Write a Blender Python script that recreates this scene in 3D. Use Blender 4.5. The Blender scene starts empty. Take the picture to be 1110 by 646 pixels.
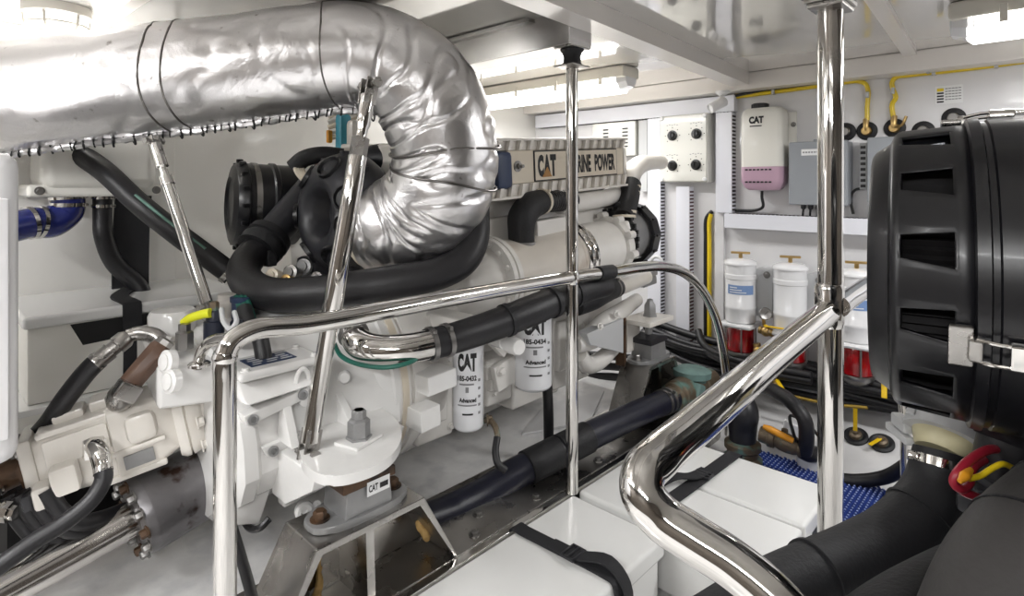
import bpy, bmesh, math, random
from mathutils import Vector, Matrix, noise
random.seed(7)
R = math.radians
scn = bpy.context.scene
COL = scn.collection

# ------------------------------------------------------------------ camera
H = 1.15                      # eye height above the bilge floor
PSI = R(43.6)                 # heading of the camera from the boat's long axis (X)
SP, CP = math.sin(PSI), math.cos(PSI)
F = 624.0                     # focal length in pixels of the 1110 wide frame
cd = bpy.data.cameras.new('camera'); cam = bpy.data.objects.new('camera', cd); COL.objects.link(cam)
cam.location = (0, 0, H)
cam.rotation_euler = (R(90), 0, PSI - R(90))
cd.sensor_width = 36; cd.lens = 36 * F / 1110
cd.shift_y = -(323 - 198) / 1110
cd.clip_start = 0.02
scn.camera = cam

# ------------------------------------------------------------------ view, world
scn.view_settings.view_transform = 'Standard'
scn.view_settings.look = 'None'
scn.view_settings.gamma = 1
scn.view_settings.use_curve_mapping = False
scn.view_settings.exposure = 0.48
w = bpy.data.worlds.new('world'); scn.world = w; w.use_nodes = True
w.node_tree.nodes['Background'].inputs[0].default_value = (1, 1, 1, 1)
w.node_tree.nodes['Background'].inputs[1].default_value = 0.3

LAMP_W = 13.0                 # watts of each fluorescent batten
CEIL = H + 0.52

# ------------------------------------------------------------------ pixel helpers (photo pixel + a real distance -> point)
def W(px, py, d):
    u = (px - 555) / F; v = (198 - py) / F
    return Vector(((SP * u + CP) * d, (SP - CP * u) * d, H + v * d))
def oY(px, py, Y):
    u = (px - 555) / F
    return W(px, py, Y / (SP - CP * u))
def oX(px, py, X):
    u = (px - 555) / F
    return W(px, py, X / (SP * u + CP))
def oZ(px, py, z):            # z relative to the eye
    return W(px, py, z / ((198 - py) / F))
def WS(L): return [W(*p) for p in L]

# ------------------------------------------------------------------ materials
def lin(c):
    return tuple(((x / 12.92) if x <= 0.04045 else ((x + 0.055) / 1.055) ** 2.4) for x in c)
def rgb(r, g, b): return lin((r / 255, g / 255, b / 255))
def mat(name, col, rough=0.5, metal=0.0, vary=0.0, vscale=6.0, bump=0.0, bscale=40.0, coat=0.0, col2=None, c2lo=.5, c2hi=.7, c2scale=8.0,
        emit=None, estr=0.0, trans=0.0, stretch=None, spec=None, rvary=0.0):
    m = bpy.data.materials.new(name); m.use_nodes = True
    nt = m.node_tree; N = nt.nodes; L = nt.links; b = N['Principled BSDF']
    b.inputs['Base Color'].default_value = (*col, 1); b.inputs['Roughness'].default_value = rough; b.inputs['Metallic'].default_value = metal
    if coat: b.inputs['Coat Weight'].default_value = coat; b.inputs['Coat Roughness'].default_value = 0.08
    if trans: b.inputs['Transmission Weight'].default_value = trans
    if spec is not None: b.inputs['Specular IOR Level'].default_value = spec
    if emit: b.inputs['Emission Color'].default_value = (*emit, 1); b.inputs['Emission Strength'].default_value = estr
    tc = N.new('ShaderNodeTexCoord'); vec = tc.outputs['Object']
    if stretch:
        mp = N.new('ShaderNodeMapping'); mp.inputs['Scale'].default_value = stretch; L.new(vec, mp.inputs['Vector']); vec = mp.outputs['Vector']
    last = None
    if vary:
        n = N.new('ShaderNodeTexNoise'); n.inputs['Scale'].default_value = vscale; n.inputs['Detail'].default_value = 5; L.new(vec, n.inputs['Vector'])
        mr = N.new('ShaderNodeMapRange'); mr.inputs[1].default_value = .3; mr.inputs[2].default_value = .7
        mr.inputs[3].default_value = 1 - vary; mr.inputs[4].default_value = 1 + vary * .4; L.new(n.outputs['Fac'], mr.inputs[0])
        mx = N.new('ShaderNodeVectorMath'); mx.operation = 'SCALE'; mx.inputs[0].default_value = col; L.new(mr.outputs[0], mx.inputs['Scale'])
        last = mx.outputs['Vector']
    if col2 is not None:
        n2 = N.new('ShaderNodeTexNoise'); n2.inputs['Scale'].default_value = c2scale; n2.inputs['Detail'].default_value = 7; L.new(vec, n2.inputs['Vector'])
        m2 = N.new('ShaderNodeMapRange'); m2.inputs[1].default_value = c2lo; m2.inputs[2].default_value = c2hi; L.new(n2.outputs['Fac'], m2.inputs[0])
        mix = N.new('ShaderNodeMix'); mix.data_type = 'RGBA'; L.new(m2.outputs[0], mix.inputs[0])
        if last is not None: L.new(last, mix.inputs[6])
        else: mix.inputs[6].default_value = (*col, 1)
        mix.inputs[7].default_value = (*col2, 1); last = mix.outputs[2]
    if last is not None: L.new(last, b.inputs['Base Color'])
    if rvary:
        n4 = N.new('ShaderNodeTexNoise'); n4.inputs['Scale'].default_value = vscale * 1.7; n4.inputs['Detail'].default_value = 4; L.new(vec, n4.inputs['Vector'])
        m4 = N.new('ShaderNodeMapRange'); m4.inputs[1].default_value = .3; m4.inputs[2].default_value = .7
        m4.inputs[3].default_value = max(0, rough - rvary); m4.inputs[4].default_value = rough + rvary; L.new(n4.outputs['Fac'], m4.inputs[0]); L.new(m4.outputs[0], b.inputs['Roughness'])
    if bump:
        n3 = N.new('ShaderNodeTexNoise'); n3.inputs['Scale'].default_value = bscale; n3.inputs['Detail'].default_value = 6; L.new(vec, n3.inputs['Vector'])
        bp = N.new('ShaderNodeBump'); bp.inputs['Strength'].default_value = bump; bp.inputs['Distance'].default_value = .01
        L.new(n3.outputs['Fac'], bp.inputs['Height']); L.new(bp.outputs['Normal'], b.inputs['Normal'])
    return m

M = {}
M['wall'] = mat('wall_paint', rgb(222, 221, 222), .32, vary=.04, vscale=2, coat=.3)
M['wall_cream'] = mat('cream_wall_panel', rgb(236, 234, 229), .3, vary=.05, vscale=2, coat=.2)
M['ceil'] = mat('gloss_ceiling_panel', rgb(214, 211, 206), .05, .25, vary=.03, vscale=2, coat=1.0)
M['aftwall'] = mat('dark_wall_for_reflections', rgb(84, 77, 70), .5, vary=.25, vscale=3)  # unseen aft and starboard walls, toned dark so the chrome reflects dark stripes
M['beamwhite'] = mat('beam_white_paint', rgb(222, 217, 211), .3, coat=.3)
M['floor'] = mat('bilge_paint', rgb(234, 233, 232), .22, vary=.12, vscale=9, bump=.25, bscale=14, coat=.4, col2=rgb(200, 200, 202), c2lo=.5, c2hi=.75, c2scale=11)
M['hull'] = mat('hull_white_paint', rgb(205, 204, 204), .28, vary=.08, vscale=5, coat=.3)
M['trunk'] = mat('white_plastic_trunking', rgb(226, 227, 234), .38)
M['slot'] = mat('dark_slot', rgb(40, 30, 34), .6)
M['slotred'] = mat('dark_red_slot', rgb(74, 34, 40), .6)
M['engine'] = mat('white_engine_enamel', rgb(230, 227, 222), .26, vary=.07, vscale=7, bump=.05, bscale=60, coat=.5)
M['engine2'] = mat('stained_engine_enamel', rgb(216, 209, 199), .3, vary=.1, vscale=6, coat=.3, col2=rgb(142, 108, 80), c2lo=.56, c2hi=.78, c2scale=5, bump=.05, bscale=70)
M['gearwhite'] = mat('white_gearbox_enamel', rgb(230, 229, 227), .22, vary=.05, vscale=8, bump=.06, bscale=50, coat=.6)
M['creamcast'] = mat('cream_casting_enamel', rgb(228, 223, 215), .3, vary=.08, vscale=9, bump=.06, bscale=60, coat=.3)
M['tan'] = mat('pale_tan_enamel', rgb(222, 211, 192), .3, vary=.08, vscale=8, coat=.3)
M['chrome'] = mat('polished_stainless', (.66, .645, .62), .07, 1.0)
M['steel'] = mat('brushed_stainless', (.42, .405, .385), .3, 1.0, vary=.3, vscale=5, bump=.03, bscale=60, rvary=.12)
M['steeld'] = mat('dull_grey_steel', (.33, .32, .31), .38, 1.0, vary=.3, vscale=7, bump=.05, bscale=50)
M['beamsteel'] = mat('satin_stainless_beam', (.5, .49, .48), .22, 1.0, vary=.1, vscale=3)
M['castgrey'] = mat('grey_cast_metal', rgb(150, 150, 150), .4, .4, vary=.15, vscale=12, bump=.1, bscale=80)
M['shaft'] = mat('polished_shaft', (.62, .6, .58), .16, 1.0, vary=.15, vscale=5, stretch=(1, 12, 12))
M['coupling'] = mat('worn_grey_coupling', rgb(124, 122, 124), .35, .7, vary=.2, vscale=9, col2=rgb(62, 44, 36), c2lo=.6, c2hi=.68, c2scale=14, bump=.1, bscale=60)
M['rubber'] = mat('black_rubber_hose', rgb(27, 26, 29), .46, vary=.2, vscale=12, bump=.08, bscale=120)
M['rubberm'] = mat('matt_black_rubber', rgb(24, 24, 27), .58, vary=.2, vscale=10, bump=.15, bscale=150)
M['ducthose'] = mat('ribbed_black_duct', rgb(28, 28, 31), .6, vary=.18, vscale=10, bump=.12, bscale=160)
M['greyrubber'] = mat('grey_black_duct', rgb(52, 50, 49), .62, vary=.18, vscale=7, bump=.1, bscale=90)
M['bluehose'] = mat('dark_blue_black_hose', rgb(20, 22, 38), .36, vary=.25, vscale=10, bump=.08, bscale=120)
M['plastic'] = mat('gloss_black_plastic', rgb(14, 14, 18), .33, vary=.25, vscale=6, coat=.08, bump=.03, bscale=40)
M['plasticm'] = mat('satin_black_plastic', rgb(42, 42, 46), .4, vary=.2, vscale=8, bump=.05, bscale=60)
M['black'] = mat('black_paint', rgb(22, 22, 23), .5)
M['dark'] = mat('dark_interior', rgb(20, 18, 20), .7)
M['wirebk'] = mat('black_cable', rgb(26, 26, 28), .42)
M['grey'] = mat('grey_enclosure', rgb(146, 150, 155), .45)
M['panel'] = mat('pale_panel_face', rgb(217, 216, 209), .26, coat=.4)
M['greyplate'] = mat('pale_grey_plate', rgb(190, 191, 192), .4)
M['yellow'] = mat('yellow_pipe', rgb(226, 196, 28), .35, coat=.3)
M['yellow2'] = mat('yellow_lever', rgb(230, 190, 26), .35)
M['limeyellow'] = mat('lime_yellow_handle', rgb(225, 228, 40), .35)
M['orange'] = mat('orange_lever', rgb(222, 150, 34), .4)
M['brass'] = mat('brass', (.55, .38, .16), .32, 1.0, vary=.25, vscale=15)
M['bronze'] = mat('tarnished_bronze', rgb(118, 104, 86), .5, .5, vary=.25, vscale=14, col2=rgb(104, 138, 130), c2lo=.5, c2hi=.62, c2scale=16, bump=.2, bscale=60)
M['verdigris'] = mat('verdigris_bronze', rgb(120, 150, 145), .6, .1, vary=.3, vscale=16, bump=.25, bscale=60)
M['rust'] = mat('rusty_brown_metal', rgb(92, 68, 48), .5, .3, vary=.3, vscale=20, col2=rgb(45, 36, 30), c2lo=.5, c2hi=.62, c2scale=14, bump=.15, bscale=80)
M['brownsleeve'] = mat('brown_sleeve', rgb(92, 68, 54), .45, vary=.2, vscale=18, bump=.1, bscale=80)
M['redglass'] = mat('red_fuel_bowl', rgb(150, 12, 20), .08, vary=.45, vscale=16, coat=.6)
M['racor'] = mat('white_filter_enamel', rgb(228, 228, 229), .25, coat=.5)
M['bluelabel'] = mat('blue_label', rgb(118, 146, 190), .4)
M['label'] = mat('white_label', rgb(232, 232, 232), .4)
M['ink'] = mat('black_ink', rgb(26, 25, 27), .5)
M['inkgrey'] = mat('grey_ink', rgb(128, 128, 130), .5)
M['navy'] = mat('navy_label', rgb(44, 58, 88), .4)
M['blue'] = mat('blue_silicone', rgb(36, 46, 120), .25, vary=.15, vscale=12, coat=.5)
M['mat'] = mat('blue_mat', rgb(40, 62, 132), .45, vary=.15, vscale=20)
M['tank'] = mat('white_tank_plastic', rgb(234, 232, 225), .32, vary=.04, vscale=4, coat=.3)
M['lidwhite'] = mat('white_grp_lid', rgb(232, 232, 230), .22, vary=.03, vscale=5, coat=.4)
M['strap'] = mat('black_webbing', rgb(34, 34, 37), .75, bump=.15, bscale=250)
M['filter'] = mat('white_filter_can', rgb(228, 229, 232), .25, coat=.4)
M['bottle'] = mat('translucent_white_bottle', rgb(226, 224, 216), .35, coat=.2)
M['pink'] = mat('pink_coolant', rgb(190, 158, 176), .3, vary=.06, vscale=6)
M['creamfit'] = mat('cream_coupling', rgb(200, 192, 156), .42, vary=.12, vscale=10, coat=.2)
M['redwire'] = mat('red_cable', rgb(150, 30, 48), .4)
M['green'] = mat('green_wire', rgb(20, 92, 78), .45)
M['teal'] = mat('teal_cap', rgb(62, 150, 170), .4)
M['foam'] = mat('expanding_foam', rgb(186, 152, 96), .8, bump=.4, bscale=60)
M['redbits'] = mat('red_brown_fitting', rgb(120, 44, 38), .45)
M['diffuser'] = mat('lamp_diffuser', rgb(250, 250, 250), .3, emit=(1, .985, .96), estr=5.0)
M['lampgrey'] = mat('lamp_housing', rgb(214, 210, 200), .35)
M['lensclear'] = mat('clear_lens', rgb(225, 226, 228), .12, coat=.6)

# crinkled aluminium lagging: woven foil with fine creases
def foil():
    m = bpy.data.materials.new('crinkled_foil_lagging'); m.use_nodes = True
    nt = m.node_tree; N = nt.nodes; L = nt.links; b = N['Principled BSDF']
    b.inputs['Metallic'].default_value = 1; b.inputs['Roughness'].default_value = .31
    b.inputs['Base Color'].default_value = (.80, .79, .795, 1)
    tc = N.new('ShaderNodeTexCoord')
    n1 = N.new('ShaderNodeTexNoise'); n1.inputs['Scale'].default_value = 9; n1.inputs['Detail'].default_value = 5; n1.inputs['Distortion'].default_value = 1.2
    L.new(tc.outputs['Object'], n1.inputs['Vector'])
    n2 = N.new('ShaderNodeTexNoise'); n2.inputs['Scale'].default_value = 230; n2.inputs['Detail'].default_value = 2
    L.new(tc.outputs['Object'], n2.inputs['Vector'])
    ad = N.new('ShaderNodeMath'); ad.operation = 'MULTIPLY_ADD'; ad.inputs[1].default_value = .06; L.new(n2.outputs['Fac'], ad.inputs[0]); L.new(n1.outputs['Fac'], ad.inputs[2])
    bp = N.new('ShaderNodeBump'); bp.inputs['Strength'].default_value = .4; bp.inputs['Distance'].default_value = .01
    L.new(ad.outputs[0], bp.inputs['Height']); L.new(bp.outputs['Normal'], b.inputs['Normal'])
    n3 = N.new('ShaderNodeTexNoise'); n3.inputs['Scale'].default_value = 30; n3.inputs['Detail'].default_value = 8; L.new(tc.outputs['Object'], n3.inputs['Vector'])
    mr = N.new('ShaderNodeMapRange'); mr.inputs[1].default_value = .67; mr.inputs[2].default_value = .75; L.new(n3.outputs['Fac'], mr.inputs[0])
    mix = N.new('ShaderNodeMix'); mix.data_type = 'RGBA'; mix.inputs[6].default_value = (.80, .79, .795, 1); mix.inputs[7].default_value = (.4, .38, .37, 1)
    L.new(mr.outputs[0], mix.inputs[0]); L.new(mix.outputs[2], b.inputs['Base Color'])
    return m
M['foil'] = foil()

# ------------------------------------------------------------------ mesh building
def frame(axis, up=None):
    z = Vector(axis).normalized()
    ref = Vector(up) if up else (Vector((0, 0, 1)) if abs(z.z) < .92 else Vector((1, 0, 0)))
    x = ref.cross(z).normalized(); y = z.cross(x)
    return x, y, z
class MB:
    def __init__(s): s.bm = bmesh.new(); s.X = None; s.mi = 0; s.soft = False
    def _pt(s, p):
        p = Vector(p)
        return s.X @ p if s.X else p
    def v(s, p): return s.bm.verts.new(s._pt(p))
    def f(s, vs):
        try:
            fc = s.bm.faces.new(vs); fc.material_index = s.mi; return fc
        except ValueError: return None
    def box(s, c, size, rot=None, bevel=0.0, seg=2, taper=(1, 1)):
        c = Vector(c); hx, hy, hz = size[0] / 2, size[1] / 2, size[2] / 2
        vs = []
        for dz in (-1, 1):
            for dx, dy in ((-1, -1), (1, -1), (1, 1), (-1, 1)):
                tx, ty = (taper if dz > 0 else (1, 1))
                p = Vector((dx * hx * tx, dy * hy * ty, dz * hz))
                if rot: p = rot @ p
                vs.append(s.v(c + p))
        fs = [s.f([vs[i] for i in q]) for q in ((3, 2, 1, 0), (4, 5, 6, 7), (0, 1, 5, 4), (1, 2, 6, 5), (2, 3, 7, 6), (3, 0, 4, 7))]
        s._bev(fs, bevel, seg); return s
    def box2(s, a, b, bevel=0.0, seg=2):
        a, b = Vector(a), Vector(b)
        return s.box((a + b) / 2, [abs(b[i] - a[i]) for i in range(3)], None, bevel, seg)
    def _bev(s, fs, bevel, seg=2):
        if bevel:
            s.soft = True
            es = list({e for f in fs if f for e in f.edges})
            r = bmesh.ops.bevel(s.bm, geom=es, offset=bevel, segments=seg, affect='EDGES', profile=.5, clamp_overlap=True)
            for f in r['faces']: f.material_index = s.mi
    def prism(s, pts, ext, bevel=0.0, seg=2):
        """closed polygon of 3-D points swept by vector ext"""
        ext = Vector(ext); a = [s.v(p) for p in pts]; b = [s.v(Vector(p) + ext) for p in pts]; n = len(a)
        fs = [s.f(a[::-1]), s.f(b)] + [s.f([a[i], a[(i + 1) % n], b[(i + 1) % n], b[i]]) for i in range(n)]
        s._bev(fs, bevel, seg); return s
    def loft(s, rings, caps=True, closed=True):
        V = [[s.v(p) for p in r] for r in rings]; n = len(V[0])
        for A, B in zip(V, V[1:]):
            for i in range(n if closed else n - 1):
                j = (i + 1) % n; s.f([A[i], A[j], B[j], B[i]])
        if caps: s.f(V[0][::-1]); s.f(V[-1])
        return s
    def lathe(s, p0, axis, prof, n=32, up=None, a0=0, a1=360, caps=True):
        """prof: list of (distance along axis, radius)"""
        p0 = Vector(p0); x, y, z = frame(axis, up)
        full = abs(a1 - a0) >= 360; k = n if full else n + 1
        rings = []
        for t, r in prof:
            rings.append([p0 + z * t + (x * math.cos(R(a0 + (a1 - a0) * i / n)) + y * math.sin(R(a0 + (a1 - a0) * i / n))) * max(r, 1e-4) for i in range(k)])
        return s.loft(rings, caps and full, full)
    def cyl(s, p0, p1, r, r1=None, n=24, bev=0.0):
        p0, p1 = Vector(p0), Vector(p1); d = p1 - p0; L = d.length; r1 = r if r1 is None else r1
        if bev: pr = [(0, r - bev), (bev * .3, r - bev * .3), (bev, r), (L - bev, r1), (L - bev * .3, r1 - bev * .3), (L, r1 - bev)]
        else: pr = [(0, r), (L, r1)]
        return s.lathe(p0, d, pr, n)
    def tube(s, pts, r, n=16, sub=6, caps=True, closed=False, wob=None):
        P, rr = spline(pts, r, sub, closed)
        T = []
        for i in range(len(P)):
            a = P[i - 1] if (i > 0 or closed) else P[i]; b = P[(i + 1) % len(P)] if (i < len(P) - 1 or closed) else P[i]
            T.append((b - a).normalized())
        x, y, z = frame(T[0]); rings = []
        for i, p in enumerate(P):
            if i:
                q = T[i - 1].rotation_difference(T[i]); x = q @ x
            x = (x - T[i] * x.dot(T[i])).normalized(); y = T[i].cross(x)
            ring = []
            for k in range(n):
                a = 2 * math.pi * k / n; d = x * math.cos(a) + y * math.sin(a); q = p + d * rr[i]
                if wob: q += d * wob(q, i / (len(P) - 1), a)
                ring.append(q)
            rings.append(ring)
        if closed: rings.append(rings[0][:])
        return s.loft(rings, caps and not closed)
    def strip(s, pts, wdir, wid, th=.003, sub=4):
        """webbing: flat band along pts, width along wdir"""
        P, _ = spline(pts, 1, sub); rings = []
        for i, p in enumerate(P):
            t = (P[min(i + 1, len(P) - 1)] - P[max(i - 1, 0)]).normalized(); wd = Vector(wdir); wd = (wd - t * wd.dot(t)).normalized(); nn = t.cross(wd)
            rings.append([p + wd * wid / 2 + nn * th / 2, p - wd * wid / 2 + nn * th / 2, p - wd * wid / 2 - nn * th / 2, p + wd * wid / 2 - nn * th / 2])
        return s.loft(rings)
    def sphere(s, c, r, sc=(1, 1, 1), nu=20, nv=12):
        c = Vector(c); rings = []
        for j in range(nv + 1):
            t = math.pi * j / nv
            rings.append([c + Vector((math.sin(t) * math.cos(2 * math.pi * i / nu) * sc[0], math.sin(t) * math.sin(2 * math.pi * i / nu) * sc[1], math.cos(t) * sc[2])) * (r if 0 < j < nv else r * 1.0) for i in range(nu)])
        return s.loft(rings, False)
    def hexbolt(s, p, axis, r=.009, h=.008, washer=True):
        p = Vector(p); ax = Vector(axis).normalized()
        if washer: s.lathe(p - ax * .001, ax, [(0, r * 1.45), (.0035, r * 1.45)], 16); 
        s.lathe(p + ax * .002, ax, [(0, r), (h * .8, r), (h, r * .8)], 6); return s
    def build(s, name, m, parent=None, smooth=38, **tags):
        bmesh.ops.remove_doubles(s.bm, verts=s.bm.verts, dist=1e-6)
        bmesh.ops.recalc_face_normals(s.bm, faces=s.bm.faces)
        me = bpy.data.meshes.new(name); s.bm.to_mesh(me); s.bm.free()
        o = link(name, me, m, parent, smooth, **tags)
        if s.soft:
            wn = o.modifiers.new('face_weighted_normals', 'WEIGHTED_NORMAL'); wn.keep_sharp = True; wn.weight = 80
        return o
def spline(pts, r, sub, closed=False):
    P = [Vector(p) for p in pts]; n = len(P)
    rr = list(r) if isinstance(r, (list, tuple)) else [r] * n
    if sub <= 1 or n < 3: return P, rr
    out, ro = [], []
    m = n if closed else n - 1
    for i in range(m):
        p1, p2 = P[i], P[(i + 1) % n]
        p0 = P[i - 1] if (i > 0 or closed) else p1 * 2 - p2
        p3 = P[(i + 2) % n] if (i + 2 < n or closed) else p2 * 2 - p1
        # centripetal Catmull-Rom
        t0 = 0; t1 = t0 + max((p1 - p0).length, 1e-6) ** .5; t2 = t1 + max((p2 - p1).length, 1e-6) ** .5; t3 = t2 + max((p3 - p2).length, 1e-6) ** .5
        for k in range(sub):
            f = k / sub; t = t1 + (t2 - t1) * f
            a1 = p0 * ((t1 - t) / (t1 - t0)) + p1 * ((t - t0) / (t1 - t0)); a2 = p1 * ((t2 - t) / (t2 - t1)) + p2 * ((t - t1) / (t2 - t1)); a3 = p2 * ((t3 - t) / (t3 - t2)) + p3 * ((t - t2) / (t3 - t2))
            b1 = a1 * ((t2 - t) / (t2 - t0)) + a2 * ((t - t0) / (t2 - t0)); b2 = a2 * ((t3 - t) / (t3 - t1)) + a3 * ((t - t1) / (t3 - t1))
            out.append(b1 * ((t2 - t) / (t2 - t1)) + b2 * ((t - t1) / (t2 - t1)))
            ro.append(rr[i] * (1 - f) + rr[(i + 1) % n] * f)
    if not closed: out.append(P[-1]); ro.append(rr[-1])
    return out, ro
def wloc(o):
    l = Vector((0, 0, 0))
    while o: l = l + o.location; o = o.parent
    return l
def link(name, me, m, parent=None, smooth=38, **tags):
    for mm in (m if isinstance(m, (list, tuple)) else [m]): me.materials.append(M[mm] if isinstance(mm, str) else mm)
    if smooth:
        for p in me.polygons: p.use_smooth = True
        me.set_sharp_from_angle(angle=R(smooth))
    co = [v.co for v in me.vertices]
    c = Vector([(min(p[i] for p in co) + max(p[i] for p in co)) / 2 for i in range(3)]); c.z = min(p.z for p in co)
    me.transform(Matrix.Translation(-c))
    o = bpy.data.objects.new(name, me); COL.objects.link(o)
    o.location = c - (wloc(parent) if parent else Vector((0, 0, 0)))
    if parent: o.parent = parent
    tag(o, **tags); return o
def tag(o, label=None, cat=None, group=None, kind=None):
    if label: o['label'] = label
    if cat: o['category'] = cat
    if group: o['group'] = group
    if kind: o['kind'] = kind
    return o
def thing(name, loc, label, cat, group=None):
    o = bpy.data.objects.new(name, None); COL.objects.link(o); o.location = Vector(loc); o.empty_display_size = .05
    return tag(o, label, cat, group)
def struct(name, mb, m, smooth=38): return mb.build(name, m, None, smooth, kind='structure')

def text_mesh(body, bold=0.0):
    cu = bpy.data.curves.new('t', 'FONT'); cu.body = body; cu.offset = bold; cu.size = 1; cu.resolution_u = 3
    o = bpy.data.objects.new('t', cu); COL.objects.link(o)
    dg = bpy.context.evaluated_depsgraph_get(); dg.update()
    me = bpy.data.meshes.new_from_object(o.evaluated_get(dg))
    bpy.data.objects.remove(o); bpy.data.curves.remove(cu)
    xs = [v.co.x for v in me.vertices]; ys = [v.co.y for v in me.vertices]
    return me, (min(xs), max(xs), min(ys), max(ys))
def text_into(mb, body, fn, x0, y0, wd, ht, bold=.0, cuts=0):
    """lay text in the rectangle (x0,y0,wd,ht) of a 2-D face; fn(x,y) -> 3-D point"""
    me, (a, b, c, d) = text_mesh(body, bold)
    bm2 = bmesh.new(); bm2.from_mesh(me)
    bmesh.ops.triangulate(bm2, faces=bm2.faces)
    if cuts: bmesh.ops.subdivide_edges(bm2, edges=bm2.edges, cuts=cuts, use_grid_fill=True)
    mp = {}
    for v in bm2.verts: mp[v] = mb.v(fn(x0 + (v.co.x - a) / (b - a) * wd, y0 + (v.co.y - c) / (d - c) * ht))
    for f in bm2.faces: mb.f([mp[v] for v in f.verts])
    bm2.free(); bpy.data.meshes.remove(me)
def poly_into(mb, pts, fn): mb.f([mb.v(fn(*p)) for p in pts])
def rect_into(mb, x, y, wd, ht, fn, nx=1):
    for i in range(nx):
        a, b = x + wd * i / nx, x + wd * (i + 1) / nx
        poly_into(mb, [(a, y), (b, y), (b, y + ht), (a, y + ht)], fn)
def plane_fn(o, right, up, off=.0012):
    o, right, up = Vector(o), Vector(right).normalized(), Vector(up).normalized(); n = right.cross(up)
    return lambda x, y: o + right * x + up * y + n * off
def bend_fn(c, r, a0, up=(0, 0, 1), off=.0008):
    """wrap round a vertical cylinder: x is arc length from angle a0 (degrees), y is height above c"""
    c = Vector(c)
    return lambda x, y: c + Vector((math.cos(R(a0) + x / r), math.sin(R(a0) + x / r), 0)) * (r + off) + Vector((0, 0, y))
def clampband(mb, p, axis, r, wd=.012, th=.0025, n=28, screw=True):
    ax = Vector(axis).normalized(); p = Vector(p)
    mb.lathe(p - ax * wd / 2, ax, [(0, r), (0, r + th), (wd, r + th), (wd, r)], n)
    if screw:
        x, y, z = frame(ax); q = p + (x * -.6 + y * .8) * (r + th + .003)
        mb.box(q, (.014, .01, .01), Matrix((x, y, z)).transposed(), .002)
def along(pts, sub, t):
    P, _ = spline(pts, 1, sub); L = [0]
    for a, b in zip(P, P[1:]): L.append(L[-1] + (b - a).length)
    s = t * L[-1]
    for i in range(1, len(P)):
        if L[i] >= s:
            f = (s - L[i - 1]) / max(L[i] - L[i - 1], 1e-9); return P[i - 1].lerp(P[i], f), (P[i] - P[i - 1]).normalized()
    return P[-1], (P[-1] - P[-2]).normalized()

# ================================================================== SETTING
XF, YP, YS, XA = 2.85, 2.5, -1.7, -1.2        # bulkhead ahead, port side, starboard side, aft bulkhead
def zc(z): return H + z
struct('floor', MB().box2((XA - .1, YS - .1, -.06), (XF + .1, YP + .1, 0)), 'floor')
struct('wall_front', MB().box2((XF, YS - .1, 0), (XF + .08, YP + .1, CEIL)), 'wall')
struct('wall_port', MB().box2((XA - .1, YP, 0), (XF, YP + .08, CEIL)), 'wall_cream')
struct('wall_starboard', MB().box2((XA - .1, YS - .08, 0), (XF, YS, CEIL)), 'aftwall')
struct('wall_aft', MB().box2((XA - .08, YS, 0), (XA, YP, CEIL)), 'aftwall')
struct('ceiling', MB().box2((XA - .1, YS - .1, CEIL), (XF + .08, YP + .1, CEIL + .06)), 'ceil')
# port lining board beside the seam, front slope of the bilge, header along the bulkhead
sx = oY(188, 250, YP).x
struct('trim_1', MB().box2((XA, YP - .025, .35), (sx, YP, CEIL), .004), 'wall_cream')
struct('trim_2', MB().prism([(2.5, YS, 0), (XF, YS, 0), (XF, YS, .17)], (0, 2.9, 0)), 'hull')
struct('trim_3', MB().box2((2.73, YS, zc(.44)), (XF, YP, CEIL), .006), 'beamwhite')
# painted deck beam running fore and aft, slightly skew
def beam_y(x): return .95 + (x - 1.17) * (.12 / 1.68)
m = MB(); pts = []
for x in (XA, 2.74):
    y = beam_y(x); pts.append([(x, y, zc(.462)), (x, y + .085, zc(.462)), (x, y + .085, CEIL), (x, y, CEIL)])
m.loft(pts); struct('trim_4', m, 'beamwhite')
m = MB(); m.loft([[(x, beam_y(x) + .085, zc(.475)), (x, beam_y(x) + .105, zc(.475)), (x, beam_y(x) + .105, CEIL), (x, beam_y(x) + .085, CEIL)] for x in (XA, 2.74)]); struct('trim_5', m, 'wall')
# ceiling battens
m = MB(); m.loft([[(x, y - .022, CEIL - .018), (x, y + .022, CEIL - .018), (x, y + .022, CEIL), (x, y - .022, CEIL)] for x, y in ((-1, .26), (1.7, .362), (2.73, .43))]); struct('trim_6', m, 'beamwhite')
a, b = oZ(108, 27, .52), oZ(146, 0, .52); dd = (b - a).normalized(); a2 = a - dd * .5; b2 = b + dd * .6; s_ = Vector((-dd.y, dd.x, 0)) * .018
m = MB(); m.prism([a2 + s_, a2 - s_, b2 - s_, b2 + s_], (0, 0, -.012)); struct('trim_7', m, 'beamwhite')
# steel deck beams over the stanchions
m = MB().box2((1.35, 1.05, zc(.412)), (1.46, YP, zc(.515)), .003); m.box2((1.335, 1.2, zc(.503)), (1.35, YP, zc(.515))); struct('beam_port', m, 'beamsteel')
struct('beam_starboard', MB().box2((1.40, YS, zc(.425)), (1.52, .44, zc(.519)), .003), 'beamsteel')
# jamb panel beside the fuel filters
ja, jb = oX(775, 260, 2.83), oX(785, 260, 2.83)
struct('trim_8', MB().box2((2.825, jb.y, .17), (XF, ja.y, zc(-.15)), .003), 'wall')

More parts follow.
